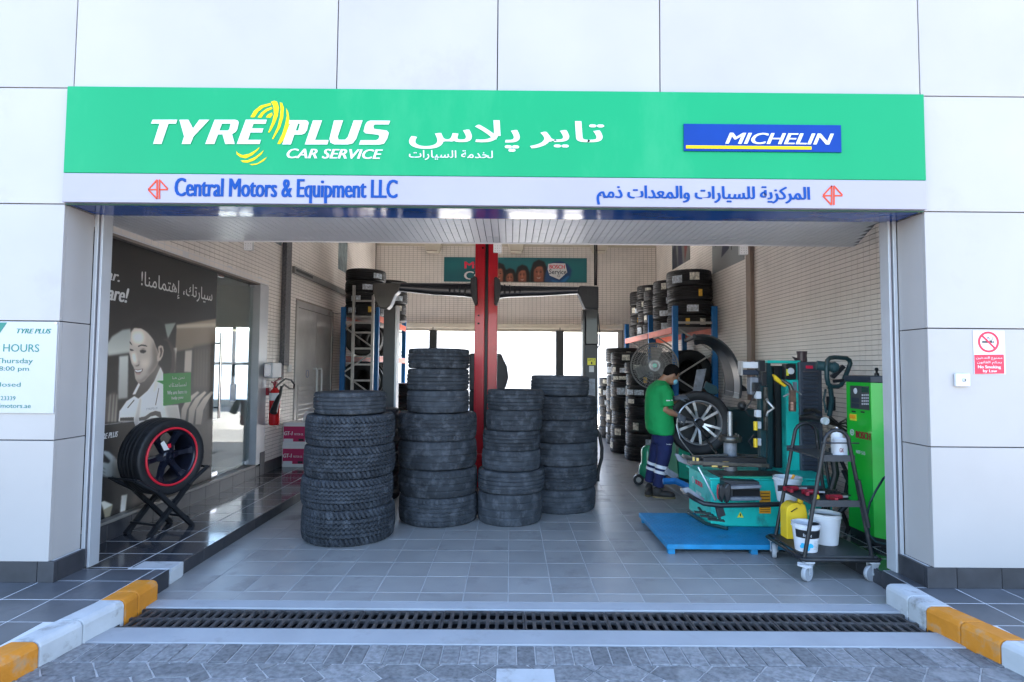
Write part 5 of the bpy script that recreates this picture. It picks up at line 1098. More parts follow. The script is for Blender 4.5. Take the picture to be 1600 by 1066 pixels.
b = MB(); b.lathe([(0,.125),(.05,.125),(.06,.118),(.072,.12),(.085,.112),(.088,.10),(0,.10)], FC, fax, 32); b.build('front_cap', M_steel, fn, True)
b = MB(); b.lathe([(0,.128),(.032,.128),(.034,.124),(0,.124)], FC, fax, 24); b.build('green_badge', M_bottle, fn)
for k in range(3):
    a0 = 2*math.pi*k/3+.4; b = MB(); V = []; n = 5
    for i in range(n):
        r_ = .07+(FR*.86-.07)*i/(n-1); tw = .45-.2*i/n
        V += [fpt(r_, a0-tw, .02), fpt(r_, a0+tw, -.05)]
    b.add(V, [(2*i, 2*i+1, 2*i+3, 2*i+2) for i in range(n-1)]); b.build('blade', M_steel, fn)
b = MB(); b.lathe([(0,-.05),(.07,-.05),(.075,-.10),(.065,-.26),(0,-.27)], FC, fax, 24); b.build('motor', M_post, fn, True)
b = MB(); c = FC - fax*.18; b.tube([c, (c.x, c.y, .05)], .022, 12); b.lathe([(0,0),(.24,0),(.24,.03),(.05,.06),(0,.06)], (c.x, c.y, 0), n=32); b.build('stand', M_blackm, fn, True)
gb = thing('green_bottle', 'green plastic tank on small wheels beside the mechanic', 'tank', at(1012, 725, 7.7)); c = at(1012.5, 722, 7.7)
b = MB(); z0 = .07; b.lathe([(0,0),(.105,0),(.12,.03),(.125,.10),(.118,.17),(.095,.20),(.088,.24),(.092,.36),(.075,.41),(.03,.44),(0,.44)], (c.x, 7.7, z0), n=28); b.build('tank_body', M_bottle, gb, True)
b = MB(); w_ = at(996.5, 720, 7.6); b.cyl((w_.x, 7.55, .075), (w_.x, 7.59, .075), .07, n=20); b.build('tyre', M_black, gb, True); b = MB(); b.cyl((w_.x, 7.545, .075), (w_.x, 7.549, .075), .035, n=16); b.cyl((w_.x, 7.57, .075), (c.x+.1, 7.57, .075), .01, n=8); b.build('axle', M_steel, gb)

# ------------------------------------------------------------------ blue platform and tyre changer
bpf = thing('steel_platform', 'low blue chequer plate platform standing on short feet under the tyre changer', 'platform', (2.0, 5.2, 0))
PX0, PX1, PY0_, PY1_ = 1.315, 3.05, 4.765, 5.80
b = MB(); b.box(PX0, PX1, PY0_, PY1_, .045, .085, .002); b.build('deck_frame', M_pblue, bpf)
b = MB(); n = 0
for i in range(52):
    for j in range(30):
        x, y = PX0+.02+i*.033, PY0_+.02+j*.034
        if x > PX1-.03: continue
        s_ = 1 if (i+j) % 2 else -1; dx, dy = .010, .010*s_; px_, py_ = .003*s_, -.003
        b.add([(x-dx-px_, y-dy-py_, .0852), (x+dx-px_, y+dy-py_, .0852), (x+dx+px_, y+dy+py_, .0852), (x-dx+px_, y-dy+py_, .0852), (x-dx*.6, y-dy*.6, .0872), (x+dx*.6, y+dy*.6, .0872)], [(0,1,5,4),(1,2,5),(2,3,4,5),(3,0,4)])
b.build('tread_pattern', M_pblue, bpf, kind='stuff')
for x in (1.33, 2.02, 2.70):
    for y in (4.78, 5.72): MB().box(x, x+.055, y, y+.055, 0, .0445, .002).build('foot', M_pblue, bpf)

tc = thing('tyre_changer', 'teal tyre changing machine with dark column and turntable on the blue platform', 'tyre changer', (2.3, 5.6, .085))
b = MB(); b.prism([(1.87,5.30,.086),(3.0,5.30,.086),(3.0,5.95,.086),(1.87,5.95,.086)], (0,0,.43)); b.build('machine_body', M_teal, tc, bevel=.012)
b = MB(); b.box(1.85, 3.02, 5.28, 5.97, .517, .535, .004); b.build('top_lip', M_teal, tc); b = MB(); b.box(1.95, 2.62, 5.285, 5.62, .5355, .548, .003); b.build('greasy_top', M_grease, tc); b = MB(); b.box(1.98, 2.55, 5.262, 5.30, .538, .552, .004); b.build('green_ledge', M_tgreen, tc)
# nameplate on the left side, warning labels in front
lettering('BOSCH', (1.8655, 5.72, .395), (0,-.20,0), (0,0,.045), M_nored, tc, strike=3, depth=.002)
b = MB(); b.ring(Vector((1.868, 5.80, .42)), (-1,0,0), .024, .032, .003, 24); b.build('round_emblem', M_whiteP, tc)
lettering('TCE 5320', (1.8655, 5.70, .31), (0,-.15,0), (0,0,.025), M_whiteP, tc, depth=.002)
for u0, v0, u1, v1 in ((1187.5,767.5,1204,785), (1187,791,1204.5,802.5)):
    p0, p1 = at(u0, v1, 5.29), at(u1, v0, 5.29); b = MB(); b.box(p0.x, p1.x, 5.294, 5.2985, p0.z, p1.z); lb = b.build('warning_label', M_ylabel, tc); b = MB(); h = p1.z-p0.z
    for k in range(3): b.box(p0.x+.008, p1.x-.008, 5.2925, 5.2938, p0.z+h*(.2+.28*k), p0.z+h*(.26+.28*k))
    b.build('label_text', M_black, lb)
c = at(1157, 805, 5.29); b = MB(); b.prism([c+Vector((-.030,0,-.022)), c+Vector((.030,0,-.022)), c+Vector((0,0,.030))], (0,.004,0)); tr = b.build('warning_triangle', M_ylab2, tc); b = MB(); b.bar(c+Vector((0,-.001,-.012)), c+Vector((0,-.001,.014)), .009, .002, up=(0,1,0)); b.build('bolt_mark', M_black, tr)
# jaw housing at the front
b = MB(); b.plate([(1132,751),(1187,753),(1189,781),(1140,781),(1134,770)], 5.16, .13); b.build('roller_housing', M_beam2, tc, bevel=.008)
b = MB(); b.plate([(1146,765),(1186,766),(1186,777),(1146,777)], 5.15, .012); b.build('roller_slot', M_dark, tc)
b = MB(); b.plate([(1140,760),(1190,758.5),(1190,763),(1142,765)], 5.10, .10); b.plate([(1140,777.5),(1190,777.5),(1190,782),(1142,783)], 5.10, .10); b.build('roller_shelf', M_wornst, tc, bevel=.004)
b = MB(); b.plate([(1124,762),(1127,757),(1133,761),(1138,755),(1143,758),(1142,781),(1136,788),(1133,775),(1129,787),(1124,775)], 5.05, .08); b.build('wheel_shovel', M_blackm, tc, bevel=.012)
b = MB(); b.tube([at(1122,758,5.035), at(1120.5,770,5.03), at(1122,780,5.035)], .006, 8); b.build('red_hose', M_redred, tc, True)
b = MB(); b.tube([at(1066,765,5.55), at(1072,771,5.25), at(1086,780,5.02), at(1100,787,4.96), at(1125,790,4.95), at(1180,789,4.95), at(1252,787,4.97)], .021, 12); b.build('front_bar', M_blackm, tc, True)
b = MB(); b.plate([(1066,764),(1076,762),(1102,780),(1098,784),(1078,778)], 5.2, .03); b.build('bar_pad', M_wornst, tc, bevel=.004)
b = MB(); b.bar(at(1119,790,5.0), at(1124,810,5.02), .035, .02, up=(1,0,0)); b.bar(at(1124,790,5.0), at(1129,806,5.02), .02, .05, up=(1,0,0)); b.build('bracket', M_beam2, tc)
b = MB(); b.tube([at(1091,730,5.25), at(1101,748,5.2), at(1112,770,5.12), at(1118,782,5.06)], .009, 8); b.build('air_lever', M_alu, tc, True)
for (u, v) in ((1085, 800), (1094, 806), (1106, 811)):
    b = MB(); c = at(u, v, 5.12); b.bar(c, c+Vector((.14,-.02,-.01)), .05, .012); b.bar(c+Vector((.07,.10,.015)), c+Vector((.07,0,.0)), .02, .012); b.build('foot_pedal', M_blackm, tc)
b = MB(); b.tube([(1.80,5.75,.10),(1.84,5.35,.10),(1.98,5.19,.10)], .016, 8); b.build('floor_rail', M_dteal, tc, True)
# turntable and column
tcx = at(1141, 700, 5.62)
b = MB(); b.cyl((tcx.x, 5.62, .548), (tcx.x, 5.62, .83), .062, n=28); b.build('turntable_hub', M_wornst, tc, True)
b = MB(); b.lathe([(0,0),(.10,0),(.11,.012),(.11,.05),(.10,.062),(.03,.062),(0,.062)], (tcx.x, 5.62, .825), n=32)
for a in (.5, 2.6, 4.1, 5.4): b.cyl((tcx.x+.085*math.cos(a), 5.62+.085*math.sin(a), .885), (tcx.x+.085*math.cos(a), 5.62+.085*math.sin(a), .905), .01, n=8)
b.build('flange', M_grease, tc, True)
b = MB(); b.lathe([(.024,0)] + [(.0245 if k % 2 else .022, .012*k) for k in range(1, 19)] + [(.018,.235),(0,.237)], (tcx.x, 5.62, .887), n=20); b.build('threaded_shaft', M_steel, tc, True)
for (a, e, z, w_) in (((1060,716),(1137,712),5.55,.05), ((1075,722),(1200,727),5.35,.075), ((1140,712),(1198,714),5.75,.05), ((1066,712),(1128,730),5.45,.04)):
    b = MB(); b.bar(at(a[0],a[1],z), at(e[0],e[1],z-.03), w_, .035); b.build('clamp_arm', M_grease, tc, bevel=.004)
b = MB(); p0, p1 = at(1100,731,5.30), at(1199,716,5.30); b.box(p0.x, p1.x, 5.32, 5.40, p0.z+.005, p1.z, .005); b.build('clamp_slide', M_blackm, tc)
for u0, u1, v0, v1 in ((1113,1122,724.5,730.5),(1130,1139,722,730),(1083,1086,714.5,721.5),(1089,1092.5,716,724)):
    p0, p1 = at(u0, v1, 5.30), at(u1, v0, 5.30); b = MB(); b.box(p0.x, p1.x, 5.312, 5.3185, p0.z, p1.z); b.build('yellow_chevron', mat('chevron', (.62,.42,.12), .5), tc)
b = MB(); b.plate([(1055,710),(1058,709),(1082,722),(1082,730),(1060,721)], 5.5, .03); b.build('light_blade', M_wornst, tc, bevel=.003)
# tall dark frame
def boxpx(name, u0, v0, u1, v1, Y, th, m, parent, bev=0, smooth=False):
    p0, p1 = at(u0, v1, Y), at(u1, v0, Y); b = MB(); b.box(p0.x, p1.x, Y, Y+th, p0.z, p1.z, bev); return b.build(name, m, parent)
CY = 5.75
boxpx('column_side', 1200, 567, 1204.5, 748, CY, .24, M_dteal, tc, .004); boxpx('column_back', 1204.6, 572, 1240, 748, CY+.16, .06, M_dteal, tc, .004)
boxpx('column_top', 1200, 563.5, 1251, 567.5, CY-.01, .26, M_teal, tc, .003); boxpx('column_edge', 1248, 568, 1251.5, 748, CY-.005, .20, M_teal, tc, .003)
boxpx('inner_channel', 1213, 573, 1219, 745, CY+.10, .05, M_black, tc, .003); boxpx('inner_web', 1219.5, 572, 1229, 746, CY+.12, .035, M_dteal, tc, .003)
boxpx('gauge_panel', 1227.5, 569, 1243.5, 592.5, CY-.02, .08, M_black, tc, .004)
c = at(1235.5, 580, CY-.022); b = MB(); b.lathe([(0,.012),(.030,.012),(.034,.006),(.034,0),(0,0)], c, (0,-1,0), 24); b.build('pressure_gauge', M_whiteP, tc, True); boxpx('gauge_label', 1229, 577, 1232.5, 587, CY-.028, .006, M_ylab2, tc)
boxpx('green_panel', 1230, 594, 1247.5, 743, CY-.02, .10, M_teal, tc, .003); boxpx('data_plate', 1239, 597, 1245, 612, CY-.026, .005, M_wornst, tc)
boxpx('ribbed_frame', 1252, 566, 1284, 745, CY-.05, .25, mat('rib_grey', (.055,.065,.085), .45, var=.15), tc, .006)
for k in range(26):
    v = 577.5+k*6.3; z1, z0 = at(1270, v, CY-.06).z, at(1270, v+3.4, CY-.06).z; x0, x1 = at(1254.5, v, CY-.06).x, at(1278, v, CY-.06).x
    b = MB(); b.prism([(x0, CY-.0505, z1), (x0, CY-.078, z0), (x0, CY-.0505, z0-.004)], (x1-x0, 0, 0)); b.build('rib', mat('rib_grey', (0,0,0)), tc)
boxpx('red_tag', 1259.5, 571.5, 1270, 576, CY-.056, .005, M_nored, tc)
b = MB(); c = at(1257, 565, CY); b.lathe([(0,0),(.045,0),(.05,.02),(.045,.07),(.052,.115),(.045,.115),(.04,.04),(0,.03)], (c.x, CY+.05, c.z-.01), n=20); b.prism([c+Vector((-.10,.04,.05)), c+Vector((-.03,.04,.03)), c+Vector((-.03,.04,-.0)), c+Vector((-.06,.04,0))], (0,.02,0)); b.build('grease_pot', mat('pot_brown', (.05,.03,.035), .35), tc, True)
# yellow tool arm, hook and press arm
b = MB(); b.plate([(1208.5,585),(1213,587),(1230,603),(1227,605),(1212,595)], 5.42, .035); b.build('yellow_lever', M_jug, tc, bevel=.004)
b = MB(); b.tube([at(1222,594,5.40), at(1234,602,5.38), at(1238,612,5.38), at(1238,640,5.38)], [.014,.018,.024,.02], 10); b.build('mount_arm', M_grease, tc, True)
b = MB(); b.bar(at(1238,610,5.37), at(1238,643,5.37), .05, .04, up=(0,1,0)); 
for k in range(3): c = at(1238, 630+k*4.5, 5.37); b.lathe([(.0,-.012),(.033,-.012),(.033,.012),(0,.012)], c, (0,0,1), 16)
b.build('mount_head', mat('copper_grease', (.22,.13,.10), .4, .6, var=.3, vs=20), tc, True)
b = MB(); b.tube([at(1224,620,5.40), at(1232,616,5.38), at(1246,612,5.40), at(1252,617,5.40)], .008, 8); b.build('cross_lever', M_steel, tc, True)
b = MB(); b.tube([at(1198,624,5.45), at(1200,628,5.42), at(1209,638,5.40), at(1200,644,5.42), at(1198,650,5.44)], .013, 10); b.build('hook', M_alu, tc, True)
boxpx('slide_bar', 1196, 605, 1199.6, 673, 5.52, .05, M_grease, tc, .003)
hb = thing('press_arm', 'dark assist post with pale cylinder and yellow rollers left of the changer column', 'assist arm', at(1185, 745, 5.9))
boxpx('assist_post', 1189.5, 600, 1196, 748, 5.60, .07, M_dteal, hb, .004); boxpx('top_block', 1186, 563, 1196, 580.5, 5.58, .10, M_black, hb, .006); boxpx('top_neck', 1190.5, 582, 1198.5, 603, 5.58, .08, M_black, hb, .004)
boxpx('pale_cylinder', 1161, 565.5, 1186, 575.5, 5.60, .08, M_whiteP, hb, .006); boxpx('carriage', 1161, 578, 1186, 586, 5.62, .08, M_navy, hb, .006); boxpx('bracket', 1158.5, 564, 1161, 587, 5.60, .09, M_steel, hb, .002)
boxpx('air_motor', 1173, 589, 1189, 617, 5.66, .10, M_wornst, hb, .01); boxpx('black_hosehead', 1178, 598, 1189, 612, 5.60, .05, M_black, hb, .006)
for v in (612.5, 641.5, 659.5, 686):
    boxpx('roller_bracket', 1182 if v < 650 else 1184, v-.5, 1190, v+11, 5.56, .06, M_whiteP, hb, .006)
    if v > 650 or v < 0: 
        b = MB(); c = at(1180.5, v+4, 5.53); b.cyl(c+Vector((0,0,-.055)), c+Vector((0,0,.03)), .020, n=14); b.build('yellow_roller', M_jug, hb, True)
b = MB(); b.tube([at(1186,600,5.55), at(1172,630,5.5), at(1164,640,5.5), at(1170,650,5.5), at(1180,652,5.54)], .006, 6); b.tube([at(1176,700,5.5), at(1170,690,5.5), at(1178,680,5.52)], .008, 6); b.build('air_hose', M_black, hb, True)
ch = thing('control_handle', 'dark teal looped control handle at the top right of the changer', 'handle', at(1310, 590, 5.5))
hp_ = [(1293,563),(1297,559.5),(1304,558.5),(1322,559.5),(1327,563),(1328.5,568),(1325,578),(1318,595),(1314,602),(1308,604.5),(1299,604),(1294,600),(1292,590),(1291.5,575)]
b = MB(); b.tube([at(u, v, 5.35+(u-1290)*.002) for u, v in hp_], .021, 12, closed=True); b.build('loop', M_dteal, ch, True)
b = MB(); b.cyl(at(1276,571,5.42), at(1303,574,5.38), .045, n=20); b.lathe([(0,0),(.05,0),(.055,.02),(.04,.05),(0,.05)], at(1300,574,5.38), (1,-.2,-.1), 20); b.build('handle_barrel', mat('barrel_teal', (.03,.075,.085), .4), ch, True)
b = MB(); b.bar(at(1300,590,5.4), at(1318,572,5.38), .05, .04); b.bar(at(1302,596,5.4), at(1322,594,5.4), .03, .03); b.build('switch_block', M_black, ch, bevel=.004)
b = MB(); b.tube([at(1297,604,5.42), at(1300,625,5.45), at(1296,650,5.5)], .022, 10); b.tube([at(1290,608,5.5), at(1287,625,5.5), at(1291,645,5.5)], .010, 8); b.build('handle_stem', M_dteal, ch, True)
boxpx('rear_box', 1298, 620, 1306, 642, 5.6, .08, M_black, ch, .006)
b = MB(); b.tube([at(1253,655,5.45), at(1270,653,5.3), at(1288,657,5.15)], .030, 14); b.build('roller_arm', M_black, ch, True); b = MB(); b.lathe([(0,0),(.016,0),(.020,.008),(.034,.010),(.036,.0),(.034,-.02),(0,-.02)], at(1289.5,658,5.12), (.1,-1,0), 24); b.build('roller_end', M_whiteP, ch, True)
b = MB(); b.cyl(at(1250,653,5.5), at(1275,650,5.45), .03, n=10); b.tube([at(1256,642,5.5), at(1270,640,5.5), at(1282,645,5.5)], .016, 8)
for k in range(5):
    p = [(1296,650),(1310,662-k*2),(1322,655+k*3),(1328,668)]; b.tube([at(u, v+k*3, 5.45+k*.03) for u, v in p], .010, 6)
b.build('grimy_fittings', M_grease, ch, True)
# hoses in the dark corner
for k, pts in enumerate(([(1300,700),(1306,740),(1292,790),(1290,830)], [(1318,735),(1330,760),(1322,790),(1300,815)], [(1290,720),(1296,760),(1284,800)], [(1310,710),(1326,745),(1316,800),(1330,835)])):
    hz = thing('rubber_hose', ['thick black hose behind the middle of the trolley','black hose looping beside the green cabinet','thin black hose near the changer body','long black hose falling to the right platform'][k], 'hose', at(*pts[-1], 5.2)); b = MB(); b.tube([at(u, v, 5.1+.05*k) for u, v in pts], [.030,.022,.014,.018][k], 10); b.build('hose', M_black, hz, True)

# ------------------------------------------------------------------ wheel balancer with guard and the alloy wheel on it
wb_ = thing('wheel_balancer', 'dark wheel balancing machine with raised curved black guard behind the alloy wheel', 'wheel balancer', (2.5, 7.5, 0))
b = MB(); p0, p1 = at(1088, 752, 7.42), at(1186, 640, 7.42); b.box(p0.x, p1.x, 7.42, 7.95, .02, p1.z, .01); b.build('machine_body', M_dteal, wb_, bevel=.02)
b = MB(); b.plate([(1048,690),(1055,690),(1060,745),(1045,742),(1040,735)], 7.15, .35); b.build('pale_side_panel', M_lgreen, wb_, bevel=.004); b = MB(); b.plate([(1060.5,695),(1078,698),(1078,750),(1060.5,746)], 7.2, .3); b.build('green_side_panel', M_tgreen, wb_)
b = MB(); b.plate([(1058,690),(1110,690),(1110,760),(1060,752)], 7.42, .3); b.build('lower_body', M_dteal, wb_)
b = MB(); b.tube([at(1036,752,6.4), at(1056,752,6.4), at(1068,757,6.3), at(1080,764,6.2)], .035, 4); b.build('blue_base_arm', M_rackblue, wb_)
b = MB(); b.bar(at(1040,735,6.5), at(1057,746,6.5), .02, .07); b.build('pale_edge', M_wornst, wb_)
gc_c = (1096, 602); ribs = []
def garc(R0, dy, a0, a1, n=22, ex=1.0):   # guard ribs: arcs around a common centre, at staggered distances
    return [at(gc_c[0]+R0[0]*math.cos(a0+(a1-a0)*k/n), gc_c[1]-R0[1]*math.sin(a0+(a1-a0)*k/n), dy) for k in range(n+1)]
sp_a = ((62,77), 6.55, R(100), R(-14)); arcs = [garc((62,78), 7.1, R(100), R(-15)), garc((52,72), 7.30, R(102), R(-14)), garc((38,66), 7.50, R(104), R(-12))]
b = MB()
for A_, B_ in ((arcs[0], arcs[1]), (arcs[1], arcs[2])):
    n = len(A_); V = []
    for p, q in zip(A_, B_): V += [p, q, p+Vector((-.012,.0,-.012)), q+Vector((-.012,.0,-.012))]
    F = []
    for k in range(n-1): i = 4*k; F += [(i, i+1, i+5, i+4), (i+2, i+6, i+7, i+3), (i, i+4, i+6, i+2), (i+1, i+3, i+7, i+5)]
    F += [(0,2,3,1), (4*n-4, 4*n-3, 4*n-1, 4*n-2)]; b.add(V, F)
b.build('guard_skin', mat('guard_black', (.020,.024,.028), .28, var=.2), wb_, True)
for A_ in arcs: b = MB(); b.tube(A_, .016, 8); b.build('guard_rib', M_beam2, wb_, True)
for t in (17, 19, 21): b = MB(); b.tube([arcs[0][t], arcs[1][t], arcs[2][t]], .012, 8); b.build('guard_bar', M_wornst, wb_, True)
b = MB(); b.tube([at(1072,532,7.5), at(1084,527,7.3), arcs[0][0]], .028, 10); b.build('guard_hinge', M_beam2, wb_, True)
b = MB(); b.plate([(1089,578),(1104,576),(1096,612),(1083,612)], 7.40, .02); b.build('display_flap', M_wornst, wb_, bevel=.003)
b = MB(); b.plate([(1104,596),(1120,604),(1124,614),(1112,620),(1100,606)], 7.40, .05); b.build('arm_joint', mat('barrel_teal', (0,0,0)), wb_, bevel=.006)
b = MB(); b.plate([(1159,601),(1166,606),(1168,611),(1161,612),(1156,607)], 7.2, .04); b.build('guard_lug', M_black, wb_)
b = MB(); c = at(1160, 635, 6.3); b.lathe([(0,0),(.05,0),(.055,.02),(.03,.09),(0,.1)], c, (-.3,-1,.2), 20); b.tube([at(1164,640,6.3), at(1170,650,6.2), at(1182,652,6.1)], .006, 6); b.build('lamp_head', M_black, wb_, True)
b = MB(); b.cyl((at(1093,661,7.05).x, 7.12, at(1093,661,7.05).z), (at(1093,661,7.05).x+.02, 7.43, at(1093,661,7.05).z), .03, n=16); b.build('spindle', M_steel, wb_, True)
wc = at(1093.5, 661, 7.05)
aw = wheel('alloy_wheel', 'silver five spoke alloy wheel with tyre clamped on the balancer, held by the mechanic', 'wheel', (wc.x, 7.05, wc.z), (-.10, -1, .03), .395, .245, .272, 'five', M_alloy, 'new', False, .15)
b = MB(); b.lathe([(0,.03),(.035,.03),(.05,.012),(.055,-.03),(0,-.03)], (0,0,0), (0,0,1), 24); b.build('clamp_nut', M_blackm, aw, True)
ll = thing('tyre_lever', 'long black lever held across the alloy wheel', 'lever', at(1110, 680, 6.2)); b = MB(); b.tube([at(1068,652,6.84), at(1082,656,6.86), at(1096,672,6.8), at(1110,696,6.6), at(1124,713,6.3)], [.010,.014,.016,.016,.012], 10); b.build('lever_bar', M_black, ll, True)
hr_ = thing('steel_hoop', 'thin steel hoop hanging at the left rim of the alloy wheel', 'hoop', at(1062, 670, 6.2)); b = MB(); b.tube([at(1071,655,6.95), at(1062,655,6.92), at(1056.5,664,6.92), at(1062,685,6.9), at(1073,700,6.8), at(1083,712,6.7)], .006, 8); b.build('hoop', M_alu, hr_, True)

# ------------------------------------------------------------------ green air cabinet by the right guide rail
gcb = thing('inflation_cabinet', 'bright green tyre inflation cabinet with keypad and dark navy top by the right rail', 'cabinet', (3.2, 4.8, .1))
XA, YA, YC, YE = 3.005, 5.06, 4.715, 4.62; XE = 3.085; ztop, zb_ = 1.435, .17
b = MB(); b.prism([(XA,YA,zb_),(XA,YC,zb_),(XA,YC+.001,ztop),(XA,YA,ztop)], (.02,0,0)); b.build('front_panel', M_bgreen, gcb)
b = MB(); b.prism([(XA,YC,zb_),(XE,YE,zb_),(XE,YE,ztop),(XA,YC,ztop)], (.012,.012,0)); b.build('chamfer_panel', M_bgreen_lit, gcb)
b = MB(); b.prism([(XA+.021,YA,.10),(XA+.021,YC+.013,.10),(XE+.013,YE-.002,.10),(3.45,YE-.002,.10),(3.45,YA,.10)], (0,0,ztop-.10)); b.build('cabinet_body', M_navy, gcb)
b = MB(); b.prism([(XA-.012,YA+.012,ztop+.001),(XA-.012,YC-.008,ztop+.001),(XE-.008,YE-.014,ztop+.001),(3.46,YE-.014,ztop+.001),(3.46,YA+.012,ztop+.001)], (0,0,.055)); b.build('cabinet_top', M_navy, gcb, bevel=.006)
b = MB(); b.prism([(XA+.01,YA,.10),(XA+.01,YC+.01,.10),(XE+.004,YE+.004,.10),(XE+.004,YA,.10)], (0,0,.068)); b.build('plinth', M_black, gcb)
b = MB(); c = Vector((3.15, 4.86, ztop+.056)); b.lathe([(.018,0),(.018,.02),(.008,.03),(.010,.045),(.016,.055),(.010,.07),(0,.072)], c, n=14); b.build('lifting_eye', M_black, gcb, True)
def cabp(name, u0, v0, u1, v1, th, m, off=.0):
    a = at(0,0,1); f = lambda u, v: atX(u, v, XA-off)
    p, q = f(u0, v1), f(u1, v0); z1 = f(u0, v0).z; y0, y1 = sorted((p.y, q.y)); b = MB(); b.box(XA-off-th, XA-off-.0005, y0, y1, p.z, z1); return b.build(name, m, gcb)
cabp('keypad_panel', 1329.5, 602.5, 1358, 638, .004, mat('pad_dark', (.05,.055,.06), .35))
b = MB(); 
for i in range(4):
    for j in range(4):
        p = atX(1347.5+i*3, 617.5+j*4.6, XA-.005); b.box(XA-.0075, XA-.0045, p.y-.006, p.y+.006, p.z-.007, p.z+.007)
b.build('keys', M_whiteP, gcb, kind='stuff')
p = atX(1336.5, 611, XA-.005); b = MB(); b.lathe([(0,.004),(.022,.004),(.026,0)], p, (-1,0,0), 20); b.build('dial', M_whiteP, gcb); cabp('display', 1346.5, 605, 1357, 613, .0015, mat('lcd_green', (.02,.07,.05), .2), .0045)
cabp('left_keys', 1331, 621, 1342, 628, .0015, M_navy, .0045); cabp('left_keys', 1331, 630, 1342, 636, .0015, M_navy, .0045)
cabp('isolator_plate', 1329, 646.5, 1338.5, 656.5, .006, M_ylab2); cabp('isolator_knob', 1331.5, 648, 1337, 653.5, .024, M_ylabel, .006); cabp('slot_label', 1331, 641.5, 1337, 644, .002, M_black); cabp('slot_label', 1345, 642.5, 1351, 645, .002, M_black)
def cabtext(s_, u0, v0, u1, v1, m, **k):
    p, q, r_ = atX(u0, v1, XA-.0035), atX(u1, v1, XA-.0035), atX(u0, v0, XA-.0035); return lettering(s_, p, (0, q.y-p.y, 0), (0, 0, r_.z-p.z), m, gcb, depth=.0025, **k)
cabtext('BOSCH', 1337.5, 673, 1360, 684, M_redred, strike=3); cabtext('NTF 515', 1338, 703, 1352, 708, M_whiteP)
p = atX(1331.5, 675.5, XA-.001); b = MB(); b.ring(p, (-1,0,0), .021, .028, .002, 28); b.box(XA-.003, XA-.001, p.y-.003, p.y+.003, p.z-.02, p.z+.02); b.box(XA-.003, XA-.001, p.y-.014, p.y+.014, p.z-.004, p.z+.004); b.build('round_emblem', M_whiteP, gcb)
hz = thing('air_hose', 'thin dark air hose looping across the green cabinet to the guide rail', 'hose', (3.0, 4.6, .1)); b = MB(); b.tube([at(1391,738,4.52), at(1380,748,4.48), at(1368,768,4.46), at(1359,786,4.48), at(1355,806,4.5), at(1358,835,4.5), at(1368,846,4.45), at(1380,850,4.42), at(1392,849,4.40)], .008, 8); b.build('hose', M_dteal, hz, True)

# ------------------------------------------------------------------ trolley and what stands on it
tl = thing('tool_trolley', 'black tubular workshop trolley with two arched ends and three trays on grey castors', 'trolley', (2.45, 4.5, 0))
def arch(Y, u0, v0, u1, v1, ut, vt, utop, vtop, wtop):
    a, c = at(u0, v0, Y), at(u1, v1, Y); t = at(utop, vtop, Y); h = at(ut, vt, Y); pts = [a]
    L_ = at(utop-wtop, vt, Y); Rr_ = at(utop+wtop, vt, Y)
    pts = [a, a.lerp(L_, .5), L_]
    for k in range(1, 8): an = math.pi*(1-k/8); pts.append(Vector((t.x+(Rr_.x-L_.x)/2*math.cos(an), Y, L_.z+(t.z-L_.z)*math.sin(an))))
    pts += [Rr_, Rr_.lerp(c, .5), c]; return pts
A1 = arch(4.21, 1256, 876, 1364, 879, 0, 692, 1307, 672, 19.5); A2 = arch(4.74, 1211.5, 840, 1296, 842, 0, 678, 1258.5, 661, 17)
for A_ in (A1, A2): b = MB(); b.tube(A_, .0145, 12); b.build('arched_end', M_blackm, tl, True)
x0, x1, y0, y1 = 2.165, 2.70, 4.19, 4.76
b = MB(); b.tube([(x0,y0,.155),(x1,y0,.155),(x1+.02,y0+.02,.155),(x1+.02,y1,.155),(x1,y1+.02,.155),(x0,y1+.02,.155),(x0-.02,y1,.155),(x0-.02,y0+.02,.155)], .015, 10, closed=True); b.build('base_frame', M_blackm, tl, True)
b = MB(); b.box(x0, x1, y0+.01, y1, .165, .180, .003); b.build('base_tray', M_greyP if False else M_beam2, tl)
def tray(name, z, u0, u1):
    a, c = at(u0, 700, 4.21), at(u1, 700, 4.21); b = MB(); xa, xb = a.x, c.x
    b.box(xa, xb, 4.215, 4.735, z, z+.012, .002); b.box(xa, xb, 4.205, 4.214, z-.012, z+.035); b.box(xa, xb, 4.736, 4.745, z-.012, z+.035); b.build(name, M_beam2, tl)
tray('middle_tray', .545, 1267, 1343); tray('upper_tray', .875, 1284, 1335)
b = MB(); b.cyl(at(1277,690,4.21), at(1277,690,4.74), .006, n=8); b.cyl((2.30,4.2,1.00), (2.58,4.2,1.00), .005, n=8); b.build('tie_rod', M_blackm, tl)
b = MB(); b.cyl(at(1341,750,4.19), at(1357,824,4.19), .015, n=12); b.build('padded_sleeve', M_black, tl, True)
